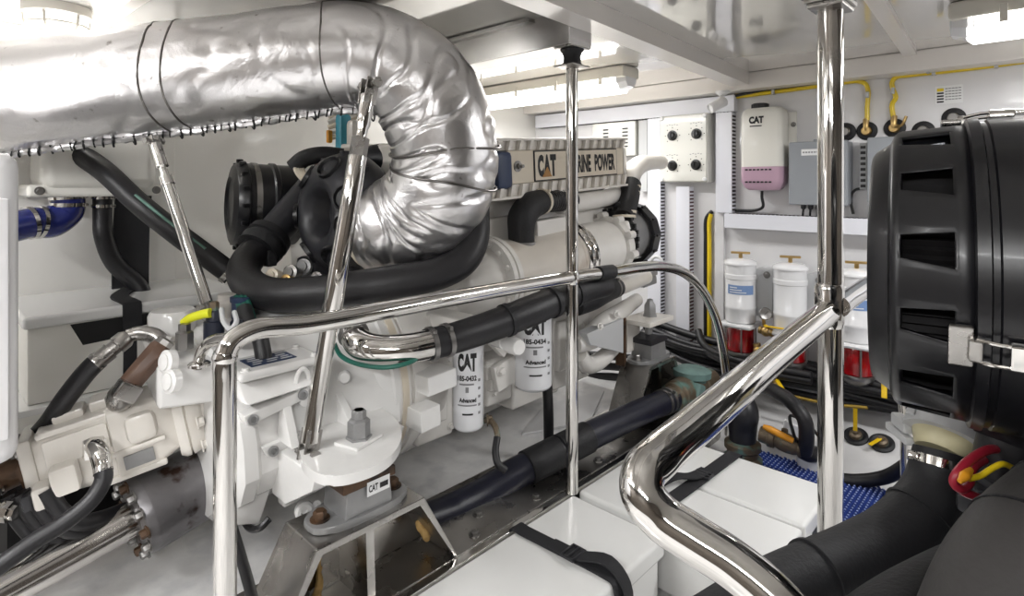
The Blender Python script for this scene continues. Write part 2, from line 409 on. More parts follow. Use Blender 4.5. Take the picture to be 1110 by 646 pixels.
# ------------------------------------------------------------------ lamps
def batten(x, y0, y1, label, pw=1.0):
    z = CEIL; yc = (y0 + y1) / 2; L = abs(y1 - y0)
    t = thing('batten_lamp', (x, yc, z - .12), label, 'lamp', 'fluorescent lamps on the ceiling')
    m = MB(); m.box((x, yc, z - .028), (.135, L, .054), None, .012); m.build('housing', 'lampgrey', t)
    m = MB()
    prof = [(-.062, -.05), (.062, -.05), (.058, -.085), (.036, -.113), (-.036, -.113), (-.058, -.085)]
    ring = lambda y, k: [(x + p * k, y, z - .05 + (q + .05) * k) for p, q in prof]
    m.loft([ring(y0 + .015, .55), ring(y0 + .05, 1), ring(y1 - .05, 1), ring(y1 - .015, .55)]); m.build('diffuser', 'diffuser', t, 25)
    for yy in (y0 + .03, y1 - .03):
        m = MB(); s0 = .0 if yy == y0 + .03 else 1
        ys = (y0 + .003, y0 + .06) if s0 == 0 else (y1 - .06, y1 - .003)
        rr = lambda y, k: [(x + p * k * 1.03, y, z - .045 + (q + .05) * k * 1.05) for p, q in prof]
        m.loft([rr(ys[0], .7 if s0 == 0 else 1), rr(ys[1], 1 if s0 == 0 else .7)]); m.build('end_lens', 'lensclear', t, 25)
    for f in (.12, .38, .64, .9):
        y = y0 + L * f
        for s in (-1, 1): m = MB(); m.box((x + s * .068, y, z - .055), (.008, .018, .05), None, .002); m.build('clip', 'lampgrey', t)
    ld = bpy.data.lights.new('tube_light', 'AREA'); ld.shape = 'RECTANGLE'; ld.size = .11; ld.size_y = L * .9; ld.energy = LAMP_W * L * pw; ld.color = (1, 1, 1)
    lo = bpy.data.objects.new('tube_light', ld); COL.objects.link(lo); lo.location = (x, yc, z - .135)
    return t
batten(2.22, 1.38, 2.38, 'white fluorescent batten lamp on the ceiling above the marine engine', .6)
batten(2.13, -1.0, .235, 'white fluorescent batten lamp on the ceiling near the yellow pipes', .9)
batten(-.72, .7, 2.1, 'added white batten lamp, unseen behind the viewer on the port side', 1.5)  # added lamp out of view, lights the room from behind the camera
batten(-.6, -1.0, .2, 'added white batten lamp, unseen behind the viewer on the starboard side', 1.5)  # second added lamp out of view, extra light from starboard aft

c = oZ(62, 8, .52); c.z = CEIL
t = thing('bulkhead_lamp', (c.x, c.y, CEIL - .09), 'round caged bulkhead lamp on the ceiling above the foil exhaust pipe', 'lamp')
MB().lathe(c, (0, 0, -1), [(0, .085), (.025, .085), (.03, .078)], 32).build('base', 'lampgrey', t)
MB().lathe(c + Vector((0, 0, -.03)), (0, 0, -1), [(0, .062), (.02, .06), (.04, .045), (.05, .02), (.052, 0)], 28).build('globe', mat('lit_globe', rgb(240, 240, 240), .3, emit=(1, 1, 1), estr=1.2), t)
ld = bpy.data.lights.new('bulb_light', 'POINT'); ld.energy = 6; ld.shadow_soft_size = .05; lo = bpy.data.objects.new('bulb_light', ld); COL.objects.link(lo); lo.location = c + Vector((0, 0, -.1))
m = MB()
for k in range(3):
    a = k * math.pi / 3; dx = Vector((math.cos(a), math.sin(a), 0))
    m.tube([c + dx * .078 + Vector((0, 0, -.03)), c + dx * .074 + Vector((0, 0, -.06)), c + dx * .04 + Vector((0, 0, -.088)), c - dx * .04 + Vector((0, 0, -.088)), c - dx * .074 + Vector((0, 0, -.06)), c - dx * .078 + Vector((0, 0, -.03))], .004, 8)
for r, z in ((.074, -.055), (.055, -.08)):
    m.tube([c + Vector((math.cos(k * math.pi / 8) * r, math.sin(k * math.pi / 8) * r, z)) for k in range(16)], .0035, 8, 2, closed=True)
m.build('cage', 'lampgrey', t)

# ================================================================== BULKHEAD: cable trunking
def trunk_v(y0, y1, z0, z1, label, slotm='slot', p=.05):
    t = thing('cable_trunking', (XF, (y0 + y1) / 2, zc(z0)), label, 'cable trunking', 'white cable trunking on the front bulkhead')
    MB().box2((XF - p, min(y0, y1), zc(z0)), (XF, max(y0, y1), zc(z1)), .003).build('body', 'trunk', t)
    m = MB(); z = z0 + .012; ys = min(y0, y1)
    while z < z1 - .02:
        m.box2((XF - p + .006, ys - .0015, zc(z)), (XF - .004, ys + .002, zc(z + .009))); z += .0185
    m.build('slots', slotm, t)
def trunk_h(y0, y1, z0, z1, label, p=.05, top=False):
    t = thing('cable_trunking', (XF, (y0 + y1) / 2, zc(z0)), label, 'cable trunking', 'white cable trunking on the front bulkhead')
    MB().box2((XF - p, min(y0, y1), zc(z0)), (XF, max(y0, y1), zc(z1)), .003).build('body', 'trunk', t)
    m = MB(); y = min(y0, y1) + .012
    while y < max(y0, y1) - .02:
        if top: m.box2((XF - p + .006, y, zc(z1) - .002), (XF - .004, y + .009, zc(z1) + .0015))
        else: m.box2((XF - p + .006, y, zc(z0) - .0015), (XF - .004, y + .009, zc(z0) + .002))
        y += .0185
    m.build('slots', 'slot', t)
trunk_h(1.16, 2.46, .352, .432, 'long horizontal white cable trunking under the ceiling edge')
trunk_v(1.562, 1.64, -.86, .35, 'vertical white cable trunking left of the four-knob panel, behind the pulley')
trunk_v(1.395, 1.47, -.86, -.02, 'vertical white cable trunking running down from the four-knob panel', 'slotred')
trunk_v(1.172, 1.254, -.15, .35, 'vertical white cable trunking beside the coolant bottle')
trunk_h(-.6, 1.2, -.222, -.152, 'horizontal white cable trunking above the row of fuel filters', .075, True)
# grey vertical post between vent box and trunking
y0, y1 = oX(692, 160, 2.8).y, oX(702, 160, 2.8).y
MB().box2((XF - .05, y1 + .003, zc(-.05)), (XF, y0, zc(.345)), .003).build('cable_tray', 'greyplate', None, label='narrow grey cable tray between the vented box and white trunking', cat='cable tray')
# vented electrical box
t = thing('vented_box', (XF, 1.85, zc(.15)), 'pale electrical box with black vent slots behind the engine cover', 'electrical box')
MB().box2((XF - .07, 1.705, zc(.15)), (XF, 1.995, zc(.345)), .008).build('body', 'panel', t)
m = MB()
for yy in (1.90, 1.77):
    for k in range(6): m.box2((XF - .0715, yy - .018, zc(.2 + k * .02)), (XF - .069, yy + .018, zc(.208 + k * .02)))
m.build('vents', 'ink', t)

# ------------------------------------------------------------------ four-knob panel
px0 = XF - .085
t = thing('selector_panel', (px0, 1.412, zc(.002)), 'pale square switch panel with four black rotary knobs', 'switch panel')
m = MB(); m.box2((px0, 1.279, zc(.002)), (XF, 1.545, zc(.352)), .008); m.build('enclosure', 'panel', t)
m = MB(); m.box2((px0 - .004, 1.285, zc(.008)), (px0 + .004, 1.539, zc(.346)), .003); m.build('face_plate', 'panel', t)
for yy, zz in ((1.293, .018), (1.531, .018), (1.293, .338), (1.531, .338)):
    MB().lathe((px0 - .002, yy, zc(zz)), (-1, 0, 0), [(0, .011), (.006, .011), (.009, .008)], 16).build('corner_screw', 'label', t)
fn = plane_fn((px0 - .0042, 1.412, zc(.177)), (0, -1, 0), (0, 0, 1))
kn = []
for k, (kx, ky) in enumerate(((729, 147), (755, 145), (729, 179.5), (754.5, 178.5))):
    p = oX(kx, ky, px0 - .004)
    o = MB().lathe(p, (-1, 0, 0), [(0, .027), (.005, .027), (.006, .021), (.022, .019), (.026, .015), (.026, 0)], 28)
    o.box(p + Vector((-.026, 0, 0)), (.012, .009, .036), None, .002); o.build('knob', 'plastic', t)
    m = MB(); fk = plane_fn(p, (0, -1, 0), (0, 0, 1), .0008)
    for a in range(-135, 136, 45):
        s, c_ = math.sin(R(a)), math.cos(R(a)); rect_into(m, s * .041 - .0025, c_ * .041 - .0025, .005, .005, fk)
    m.build('dial_marks', 'ink', t)
    m = MB()
    for q in range(5): rect_into(m, -.034 + q * .014, .052 + (q % 2) * .003, .009, .0035, fk)
    m.build('dial_caption', 'inkgrey', t)

# ------------------------------------------------------------------ security camera
p = oX(783, 99, 2.70); p.z = zc(.44)
q = oX(777, 114, 2.62)
t = thing('security_camera', p, 'small white bullet camera in the corner over the bottle', 'camera')
MB().lathe(p, (0, 0, -1), [(0, .032), (.008, .032), (.016, .022), (.024, .012)], 24).build('base', 'label', t)
MB().tube([p + Vector((0, 0, -.02)), p.lerp(q, .6) + Vector((.01, 0, 0)), q + Vector((.02, 0, .005))], .008, 10).build('arm', 'label', t)
ax = Vector((-.75, .45, -.45)).normalized(); a = q - ax * .05; 
MB().lathe(a, ax, [(0, .018), (.006, .024), (.085, .024), (.09, .021), (.082, .019), (.082, 0)], 24).build('body', 'label', t)

# ------------------------------------------------------------------ coolant bottle
YB0, YB1 = .914, 1.104; yc = (YB0 + YB1) / 2
t = thing('expansion_bottle', (XF - .06, yc, zc(-.035)), 'translucent white expansion bottle with pink coolant at the bottom', 'bottle')
def bring(z, k=1.0, sx=1.0):
    out = []; hw = (YB1 - YB0) / 2 * k; hd = .052 * sx; r = .022
    for cx, cy, a0 in ((1, 1, 0), (-1, 1, 90), (-1, -1, 180), (1, -1, 270)):
        for i in range(5):
            a = R(a0 + i * 22.5); out.append((XF - .066 + cx * (hd - r) + r * math.cos(a), yc + cy * (hw - r) + r * math.sin(a), zc(z)))
    return out
MB().loft([bring(.075), bring(.17), bring(.315), bring(.338, .94, .92), bring(.35, .8, .75)]).build('upper_body', 'bottle', t)
MB().loft([bring(-.035, .72, .6), bring(-.022, .86, .85), bring(.005, 1), bring(.0745)]).build('coolant', 'pink', t)
m = MB(); m.lathe((XF - .066, yc + .02, zc(.348)), (0, 0, 1), [(0, .03), (.006, .036), (.022, .036), (.026, .032), (.026, 0)], 20)
for k in range(14):
    a = k * math.pi / 7; m.box((XF - .066 + .036 * math.cos(a), yc + .02 + .036 * math.sin(a), zc(.361)), (.006, .006, .02), Matrix.Rotation(a, 3, 'Z'), .001)
m.build('cap', 'plasticm', t)
fb = plane_fn((XF - .1185, yc, zc(.0)), (0, -1, 0), (0, 0, 1))
m = MB(); text_into(m, 'CAT', fb, -.052, .276, .068, .034, .06); rect_into(m, -.048, .262, .055, .005, fb); m.build('lettering', 'ink', t)
m = MB()
for z in (.057, -.0005):
    for q in range(7): rect_into(m, -.07 + q * .018, z, .013, .007, fb)
m.build('level_marks', 'ink', t)
m = MB(); m.box2((XF - .012, YB0 - .03, zc(.02)), (XF, YB1 + .01, zc(.33)), .003); m.build('bracket', 'tank', t)
for z in (.27, .06): MB().hexbolt((XF - .012, YB0 - .017, zc(z)), (-1, 0, 0), .008).build('bolt', 'steeld', t)
MB().tube([oX(826, 207, XF - .066), oX(826, 214, XF - .06), oX(827, 224, XF - .04), oX(818, 228, XF - .02), oX(797, 228, XF - .02)], .007, 10).build('drain_hose', 'wirebk', t)

# ------------------------------------------------------------------ grey boxes
def grey_box(y0, y1, z0, z1, label, lab):
    t = thing('junction_box', (XF - .05, (y0 + y1) / 2, zc(z0)), label, 'junction box', 'grey junction boxes on the bulkhead')
    MB().box2((XF - .085, y0, zc(z0)), (XF, y1, zc(z1)), .006).build('enclosure', 'grey', t)
    MB().box2((XF - .108, y0 - .004, zc(z0 - .004)), (XF - .086, y1 + .004, zc(z1 + .004)), .006).build('lid', 'grey', t)
    MB().box2((XF - .06, (y0 + y1) / 2 - .03, zc(z1)), (XF - .02, (y0 + y1) / 2 + .03, zc(z1 + .016)), .004).build('lug', 'grey', t)
    if lab:
        fn = plane_fn((XF - .108, y1, zc(z1)), (0, -1, 0), (0, 0, 1)); m = MB(); rect_into(m, .05, -.058, .09, .028, fn); m.build('sticker', 'label', t)
        fn2 = plane_fn((XF - .1088, y1, zc(z1)), (0, -1, 0), (0, 0, 1)); m = MB()
        for q in range(7): rect_into(m, .056 + q * .0115, -.047, .008, .006, fn2)
        m.build('sticker_print', 'inkgrey', t)
        for q in range(4):
            y = y1 - .04 - q * .03
            m = MB(); m.lathe((XF - .045, y, zc(z0)), (0, 0, -1), [(0, .011), (.02, .011), (.026, .007)], 12); m.build('cable_gland', 'plasticm', t)
            MB().tube([(XF - .045, y, zc(z0 - .022)), (XF - .045, y + .002, zc(z0 - .04)), (XF - .04, y + .004, zc(-.15))], .005, 8).build('cable', 'wirebk', t)
grey_box(.655, .884, -.095, .178, 'grey junction box with a white sticker, behind the thick pole', True)
grey_box(.33, .576, -.08, .183, 'grey junction box half hidden by the air cleaner', False)
m = MB().box2((XF - .05, .592, zc(-.03)), (XF, .62, zc(.17)), .003)
o = m.build('slotted_strip', 'greyplate', None, label='short slotted grey strip between the two junction boxes', cat='cable tray')
m = MB()
for k in range(8): m.box2((XF - .0515, .597, zc(-.02 + k * .0235)), (XF - .048, .616, zc(-.008 + k * .0235)))
m.build('slots', 'ink', o)
MB().tube([oX(939, 204, XF - .03), oX(927, 206, XF - .03), oX(922, 214, XF - .03), oX(925, 232, XF - .03)], .006, 8).build('black_cable', 'wirebk', None, label='thin black cable looping down beside the slotted grey strip', cat='cable')

# ------------------------------------------------------------------ yellow fuel pipes, cut-outs, sticker
XP = XF - .018
def pipe(name, pts, r, m, label, cat, clips=()):
    t = thing(name, pts[0], label, cat)
    MB().tube(pts, r, 12, 5).build('run', m, t)
    for k in clips:
        p, d = along(pts, 5, k); m_ = MB(); m_.box(p + Vector((-.006, 0, 0)), (.03, .012, .026), None, .003); m_.build('clip', 'greyplate', t)
    return t
hp = lambda y, z: Vector((XP, y, zc(z)))
P940 = oX(940, 128, XP); P970 = oX(969, 128, XP)
zt = .405
pipe('fuel_pipe', [oX(798, 105, XP), oX(860, 97, XP), oX(915, 89.5, XP), oX(930, 88, XP), oX(938, 91, XP), oX(941, 99, XP), oX(940, 115, XP), P940 - Vector((0, 0, .01))], .0095, 'yellow', 'yellow pipe ending at the bulkhead valve nearest the thick pole', 'pipe', (.25, .55, .85))
pipe('fuel_pipe', [oX(798, 101.5, XP - .0), oX(860, 92.5, XP), oX(905, 86.5, XP - .022), oX(950, 82, XP - .022), oX(1040, 72.5, XP - .022), oX(1130, 62, XP - .022)], .0075, 'yellow', 'thin yellow pipe running above the others under the ceiling', 'pipe', (.3, .7))
pipe('fuel_pipe', [P970 - Vector((0, 0, .01)), oX(967, 113, XP), oX(971, 106, XP), oX(968, 97, XP), oX(967, 89, XP), oX(972, 83.5, XP), oX(985, 81.5, XP), oX(1040, 75.5, XP), oX(1130, 64, XP)], .0095, 'yellow', 'yellow pipe rising from the middle bulkhead valve and running to starboard', 'pipe', (.2, .5, .8))
MB().tube([oX(796, 104, XF - .03), oX(830, 97, XF - .03), oX(880, 90.5, XF - .045), oX(950, 79, XF - .045), oX(1130, 57, XF - .045)], .0075, 10).build('black_cable', 'wirebk', None, label='black cable running above the yellow pipes under the ceiling', cat='cable')
def port_fit(px, py, valve, label):
    p = oX(px, py, XF)
    t = thing('hull_fitting', p, label, 'fitting', 'round fittings on the front bulkhead')
    MB().lathe(p, (-1, 0, 0), [(0, .04), (.006, .04), (.01, .034), (.012, .022), (.004, .02)], 28).build('gasket', 'rubberm', t)
    MB().lathe(p, (-1, 0, 0), [(0, .02), (.02, .02), (.024, .016), (.03, .016), (.03, .0)], 20).build('body', 'brass' if valve else 'steeld', t)
    if valve:
        MB().tube([p + Vector((-.02, 0, 0)), p + Vector((-.022, 0, .02)), p + Vector((-.016, 0, .05))], .012, 10).build('elbow', 'brass', t)
    if valve == 2:
        MB().tube([p + Vector((-.026, 0, 0)), p + Vector((-.03, -.03, .01)), p + Vector((-.03, -.045, .045))], .006, 8).build('lever', 'brass', t)
port_fit(940, 142, 1, 'brass valve in a black gasket, nearest the thick pole')
port_fit(970, 139, 2, 'brass valve with a raised lever, in a black gasket')
port_fit(1001, 142, 0, 'round grey fitting in a black gasket without any pipe above it')
port_fit(1034, 128, 0, 'round grey fitting showing just above the air cleaner')
port_fit(917, 143, 0, 'round grey fitting half hidden by the thick pole')
pa, pb = oX(1014, 94, XF), oX(1044, 111, XF)
t = thing('wall_sticker', pa, 'white sticker with yellow and black colour bars on the bulkhead', 'sticker')
MB().box((XF - .0015, (pa.y + pb.y) / 2, (pa.z + pb.z) / 2), (.003, abs(pa.y - pb.y), abs(pa.z - pb.z))).build('sheet', 'label', t)
fn = plane_fn((XF - .003, pa.y, pa.z), (0, -1, 0), (0, 0, 1)); wd = abs(pa.y - pb.y); ht = abs(pa.z - pb.z)
m = MB(); rect_into(m, wd * .06, -ht * .3, wd * .25, ht * .17, fn); m.build('yellow_bar', 'yellow', t)
m = MB(); [rect_into(m, wd * .06, -ht * (.45 + k * .16), wd * .25, ht * .09, fn) for k in range(4)]; m.build('dark_bars', 'ink', t)
m = MB(); [rect_into(m, wd * (.36 + .12 * (k % 5)), -ht * (.2 + .15 * (k // 5)), wd * .1, ht * .05, fn) for k in range(25)]; m.build('print', 'inkgrey', t)

# ------------------------------------------------------------------ fuel filters with red bowls
def fuel_filter(y, label, lab, gauge):
    x = 2.70; r = .068
    t = thing('fuel_filter', (x, y, zc(-.84)), label, 'fuel filter', 'white fuel filters on the front bulkhead')
    c = Vector((x, y, zc(-.65)))
    MB().lathe(c, (0, 0, 1), [(0, r - .004), (.004, r), (.06, r), (.063, r + .002), (.075, r + .002), (.078, r), (.2, r), (.203, r + .003), (.222, r + .003), (.225, r), (.268, r)], 36).build('canister', 'racor', t)
    MB().lathe(c + Vector((0, 0, .268)), (0, 0, 1), [(0, r + .006), (.008, r + .006), (.014, r + .002), (.022, r - .012), (.027, .03), (.029, 0)], 36).build('lid', 'racor', t)
    m = MB(); p = c + Vector((0, 0, .295)); m.cyl(p, p + Vector((0, 0, .022)), .009, n=12); m.box(p + Vector((0, 0, .026)), (.012, .085, .011), Matrix.Rotation(R(20), 3, 'Z'), .003); m.build('t_handle', 'brass', t)
    MB().box(c + Vector((0, 0, -.012)), (.15, .15, .022), None, .01).build('head', 'racor', t)
    m = MB(); m.lathe(c + Vector((0, 0, -.135)), (0, 0, 1), [(0, .056), (.004, .06), (.1, .06), (.112, .056)], 32); m.build('bowl', 'redglass', t)
    MB().lathe(c + Vector((0, 0, -.135)), (0, 0, -1), [(0, .064), (.008, .066), (.02, .062), (.04, .042), (.052, .015), (.06, .012), (.06, 0)], 32).build('cup', 'steeld', t)
    m = MB()
    for a in (25, 115, 205, 295): q = c + Vector((math.cos(R(a)) * .066, math.sin(R(a)) * .066, -.14)); m.cyl(q, q + Vector((0, 0, .13)), .004, n=8)
    m.build('tie_rods', 'steeld', t)
    a = math.degrees(math.atan2(-y, -x))
    if lab:
        m = MB(); rect_into(m, -.062, .135, .124, .042, bend_fn(c, r, a), 12); m.build('blue_label', 'bluelabel', t)
        m = MB(); fn = bend_fn(c, r, a, off=.0014)
        for k in range(3): rect_into(m, -.05, .142 + k * .011, .075 - k * .02, .004, fn, 8)
        m.build('label_print', 'label', t)
    m = MB(); m.box2((x + .03, y - .135, zc(-.62)), (XF, y - .06, zc(-.4)), .004); m.build('mounting_plate', 'greyplate', t)
    MB().hexbolt((x + .03, y - .11, zc(-.425)), (-1, 0, 0), .011).build('bolt', 'steeld', t)
fuel_filter(1.088, 'white fuel filter with a red bowl and blue label, farthest from the air cleaner', True, True)
fuel_filter(.867, 'white fuel filter without a blue label, middle of the three', False, False)
fuel_filter(.608, 'white fuel filter with a blue label, between thick pole and air cleaner', True, False)
p = oX(829, 340, 2.66)
t = thing('pressure_gauge', p, 'small round pressure gauge between two fuel filters', 'gauge')
MB().lathe(p, (-.8, -.5, .2), [(0, .028), (.014, .028), (.018, .025), (.016, .022)], 28).build('case', 'steeld', t)
MB().lathe(p + Vector((-.8, -.5, .2)).normalized() * .013, (-.8, -.5, .2), [(0, .022), (.002, .022)], 24).build('dial', 'panel', t)
m = MB(); ax = Vector((-.8, -.5, .2)).normalized(); x_, y_, _ = frame(ax); q = p + ax * .0165
m.box(q + x_ * .004 + y_ * .004, (.002, .002, .022), Matrix((y_, ax, (x_ + y_).normalized())).transposed()); m.build('needle', 'ink', t)
MB().cyl(p + Vector((.012, .01, -.02)), p + Vector((.02, .01, -.06)), .008, n=12).build('stem', 'brass', t)
def lever_valve(p, q, lever, label, group=None, mt='brass', lm='yellow2'):
    """quarter-turn valve: body between p and q, lever end at lever"""
    p, q, lever = Vector(p), Vector(q), Vector(lever); d = (q - p).normalized(); c = (p + q) / 2; L = (q - p).length
    t = thing('ball_valve', c, label, 'valve', group)
    MB().lathe(p, d, [(0, .017), (L * .2, .017), (L * .22, .013), (L * .3, .02), (L * .5, .024), (L * .7, .02), (L * .78, .013), (L * .8, .017), (L, .017)], 16).build('body', mt, t)
    l = lever - c; x, y, z = frame(l); rm = Matrix((x, y, z)).transposed()
    m = MB(); m.box(c + l * .5 + y * .022, (.02, .006, l.length), rm, .003); m.cyl(c, c + y * .028, .008, n=10); m.build('lever', lm, t); return t
lever_valve(oX(823, 357, 2.64), oX(838, 361, 2.64), oX(850, 362, 2.6), 'valve with a horizontal yellow lever between two fuel filters')
lever_valve(oX(820, 372, 2.66), oX(824, 388, 2.66), oX(822, 384, 2.64) + Vector((0, 0, -.03)), 'valve with a yellow lever hanging under the gauge')
lever_valve(oX(957, 398, 2.6), oX(957, 412, 2.6), oX(957, 432, 2.58), 'valve with a hanging yellow lever beside the nearest fuel filter')
lever_valve(oX(838, 412, 2.64), oX(842, 420, 2.64), oX(848, 428, 2.62), 'valve with a yellow lever low under the middle fuel filter')
# conduits running down the bulkhead
MB().tube([oX(771, 232, 2.83), oX(769, 240, 2.83), oX(769, 260, 2.83), oX(769, 395, 2.83)], .011, 12).build('yellow_conduit', 'yellow', None, label='yellow conduit running straight down the bulkhead by the filters', cat='conduit')
MB().tube([oX(772, 229, 2.84), oX(766, 236, 2.835), oX(765, 260, 2.835), oX(765, 392, 2.835)], .0105, 12).build('black_conduit', 'wirebk', None, label='black conduit running down the bulkhead beside the yellow one', cat='conduit')
# bundle of black hoses along the foot of the bulkhead
prs = [(-.80, 2.78, .019), (-.815, 2.73, .017), (-.845, 2.785, .018), (-.86, 2.735, .02), (-.90, 2.785, .02), (-.905, 2.735, .018), (-.935, 2.76, .017), (-.83, 2.70, .013)]
for k, (z, x, r) in enumerate(prs):
    yy = [-.6, 0, .45, .75, 1.05, 1.35, 1.62]; pts = []
    for y in yy:
        pts.append(Vector((x + .012 * math.sin(y * 5 + k), y, zc(z + .012 * math.sin(y * 6 + k * 2) + (0.05 if y > 1.5 else 0)))))
    MB().tube(pts, r, 12, 6).build('bundle_hose', 'rubber', None, label='one of the black hoses running in a bundle along the foot of the front bulkhead', cat='hose', group='black hose bundle on the bulkhead')
for k, dz in enumerate((0, .035)):
    MB().tube([oX(757, 358, 2.78), oX(762, 372 + k * 4, 2.74), oX(785, 386 + k * 5, 2.66), oX(830, 398 + k * 6, 2.645), oX(880, 407 + k * 6, 2.645)], .017, 12).build('bundle_hose', 'rubber', None,
        label='black hose coming down behind the looped rail end and joining the bundle', cat='hose', group='black hoses dropping to the bundle')
MB().tube([oX(822, 418, 2.55), oX(840, 424, 2.4), oX(860, 438, 2.3), oX(872, 455, 2.28), oX(874, 480, 2.3), oX(872, 490, 2.32)], .027, 14).build('bend_hose', 'rubber', None, label='thick black hose bending down behind the thick pole', cat='hose')
MB().tube([oX(838, 424, 2.62), oX(870, 432, 2.62), oX(900, 438, 2.62), oX(940, 442, 2.62)], .006, 10).build('yellow_cable', mat('dirty_yellow', rgb(150, 122, 40), .5), None, label='dirty yellow cable under the black hose bundle', cat='cable')
# drain fittings on the sloping plinth
def drain(px, py, label, lev):
    p = oX(px, py, 2.70); nrm = Vector((-.46, 0, .89)); p.z = .17 * (2.70 - 2.5) / .35 + .004
    t = thing('drain_fitting', p, label, 'fitting', 'drain fittings on the white plinth')
    MB().lathe(p, nrm, [(0, .045), (.008, .045), (.012, .036), (.008, .03)], 28).build('gasket', 'rubberm', t)
    MB().lathe(p + nrm * .004, nrm, [(0, .026), (.016, .022), (.02, .012), (.03, .01), (.03, 0)], 20).build('body', 'bronze', t)
    m = MB(); l = Vector(lev); x, y, z = frame(l); m.box(p + nrm * .03 + l / 2, (.016, .006, l.length), Matrix((x, y, z)).transposed(), .003); m.build('lever', 'yellow2', t)
drain(928, 470, 'drain fitting with an upright yellow lever on the white plinth', (0, .0, .1))
drain(956, 482, 'drain fitting with a drooping lever on the white plinth', (-.05, .03, -.02))
# loop mat on the bilge floor
mx0, mx1, my0, my1 = 2.03, 2.5, -.2, 1.02
t = thing('loop_mat', ((mx0 + mx1) / 2, (my0 + my1) / 2, 0), 'dark blue loop mat lying beside the white battery boxes', 'mat')
MB().box2((mx0, my0, .0), (mx1, my1, .012), .004).build('backing', 'mat', t)
m = MB(); y = my0 + .012; j = 0
dots = MB()
while y < my1 - .01:
    x = mx0 + .012 + (j % 2) * .009
    while x < mx1 - .008:
        m.lathe((x, y, .011), (0, 0, 1), [(0, .0075), (.008, .0065), (.0115, .0035)], 6); dots.lathe((x, y, .0222), (0, 0, 1), [(0, .0036), (.0016, .0026)], 6); x += .019
    y += .0165; j += 1
m.build('loops', 'mat', t, kind='stuff'); dots.build('loop_tips', mat('pale_blue_loop_tips', rgb(150, 168, 214), .4), t, kind='stuff')

# ================================================================== GIRDERS, BATTERY BOXES
m = MB(); m.box2((.2, 1.105, zc(-.957)), (2.49, 1.37, zc(-.945)), .002); m.box2((.2, 1.105, 0), (2.52, 1.117, zc(-.957)))
t = thing('engine_bearer', (1.36, 1.2, 0), 'long stainless engine bearer with a flat top flange beside the battery boxes', 'bearer')
m.build('flange', 'steel', t)
for x, y in ((1.05, 1.14), (1.12, 1.2), (1.3, 1.14), (1.42, 1.24), (1.62, 1.14), (1.8, 1.2)):
    MB().hexbolt((x, y, zc(-.945)), (0, 0, 1), .011).build('bolt', 'steeld', t)
MB().box2((.2, 1.0785, zc(-.96)), (2.5, 1.1045, zc(-.946)), .004).build('edge_strip', 'chrome', t)
# white inner hull tray under the engine
m = MB(); m.box2((-.3, 1.375, .0), (2.49, 2.04, zc(-.985)), .004); m.build('drip_tray', 'floor', None, label='white painted tray filling the bilge under the engine and shaft', cat='tray')
m = MB(); a, b, c, d = [oZ(x, y, -.983) for x, y in ((566, 472), (592, 440), (655, 425), (640, 458))]
m.prism([a, d, c, b], (0, 0, .008)); m.build('floor_plate', 'hull', None, label='loose cream plate lying on the white tray below the larger filter can', cat='plate')

def battery_box(x0, x1, y0, y1, label):
    zt = zc(-.948)
    t = thing('battery_box', ((x0 + x1) / 2, (y0 + y1) / 2, .02), label, 'battery box', 'white battery boxes')
    MB().box2((x0 + .012, y0 + .012, .02), (x1 - .012, y1 - .012, zt - .05), .012).build('body', 'lidwhite', t)
    MB().box2((x0, y0, zt - .055), (x1, y1, zt), .012, 3).build('lid', 'lidwhite', t)
    m = MB()
    for f in (.3, .7):
        pass
    m.box2((x0 + (x1 - x0) * .38, y0 + .011, zt - .10), (x0 + (x1 - x0) * .62, y0 + .0135, zt - .07)); m.build('hand_slot', 'black', t)
    return t
battery_box(.80, 1.40, .765, 1.077, 'nearest long white battery box, with a black strap across its lid')
battery_box(1.425, 1.695, .51, 1.077, 'middle white battery box, between the two poles')
battery_box(1.708, 1.985, .51, 1.077, 'farthest white battery box, in front of the blue mat')
def buckle(mb, c, t, wd):
    t = Vector(t).normalized(); wd = Vector(wd).normalized(); n = t.cross(wd); rm = Matrix((t, wd, n)).transposed()
    for s in (-1, 0, 1): mb.box(c + t * s * .018, (.006, .056, .008), rm, .002)
    for s in (-1, 1): mb.box(c + wd * s * .026, (.042, .006, .008), rm, .002)
zl = zc(-.944)
t = thing('webbing_strap', (1.155, .9, zl), 'black strap over the nearest battery box, with a buckle', 'strap')
pts = [(1.15, 1.088, zl - .05), (1.15, 1.083, zl + .001), (1.152, 1.05, zl + .001), (1.16, .9, zl + .001), (1.165, .79, zl + .001), (1.166, .766, zl - .004), (1.166, .752, zl - .06), (1.166, .75, zl - .3)]
MB().strip(pts, (1, 0, 0), .042, .004).build('webbing', 'strap', t)
MB().strip([(1.155, .96, zl + .006), (1.16, .88, zl + .008), (1.18, .8, zl + .02), (1.185, .75, zl - .02), (1.185, .74, zl - .12)], (1, .2, 0), .042, .004).build('loose_end', 'strap', t)
m = MB(); buckle(m, Vector((1.158, .89, zl + .01)), (0, 1, 0), (1, 0, 0)); m.build('buckle', 'plasticm', t)
t = thing('webbing_strap', (1.7, .83, zl), 'black strap lying over the middle and farthest battery boxes', 'strap')
MB().strip([(1.995, .82, zl - .08), (1.992, .82, zl), (1.96, .822, zl + .001), (1.7, .832, zl + .001), (1.45, .843, zl + .001), (1.424, .844, zl - .004), (1.415, .844, zl - .06), (1.413, .845, zl - .35)], (0, 1, 0), .046, .004).build('webbing', 'strap', t)
MB().strip([(1.80, .835, zl + .007), (1.72, .845, zl + .012), (1.66, .88, zl + .022), (1.6, .91, zl + .006)], (.3, 1, 0), .042, .004).build('loose_end', 'strap', t)
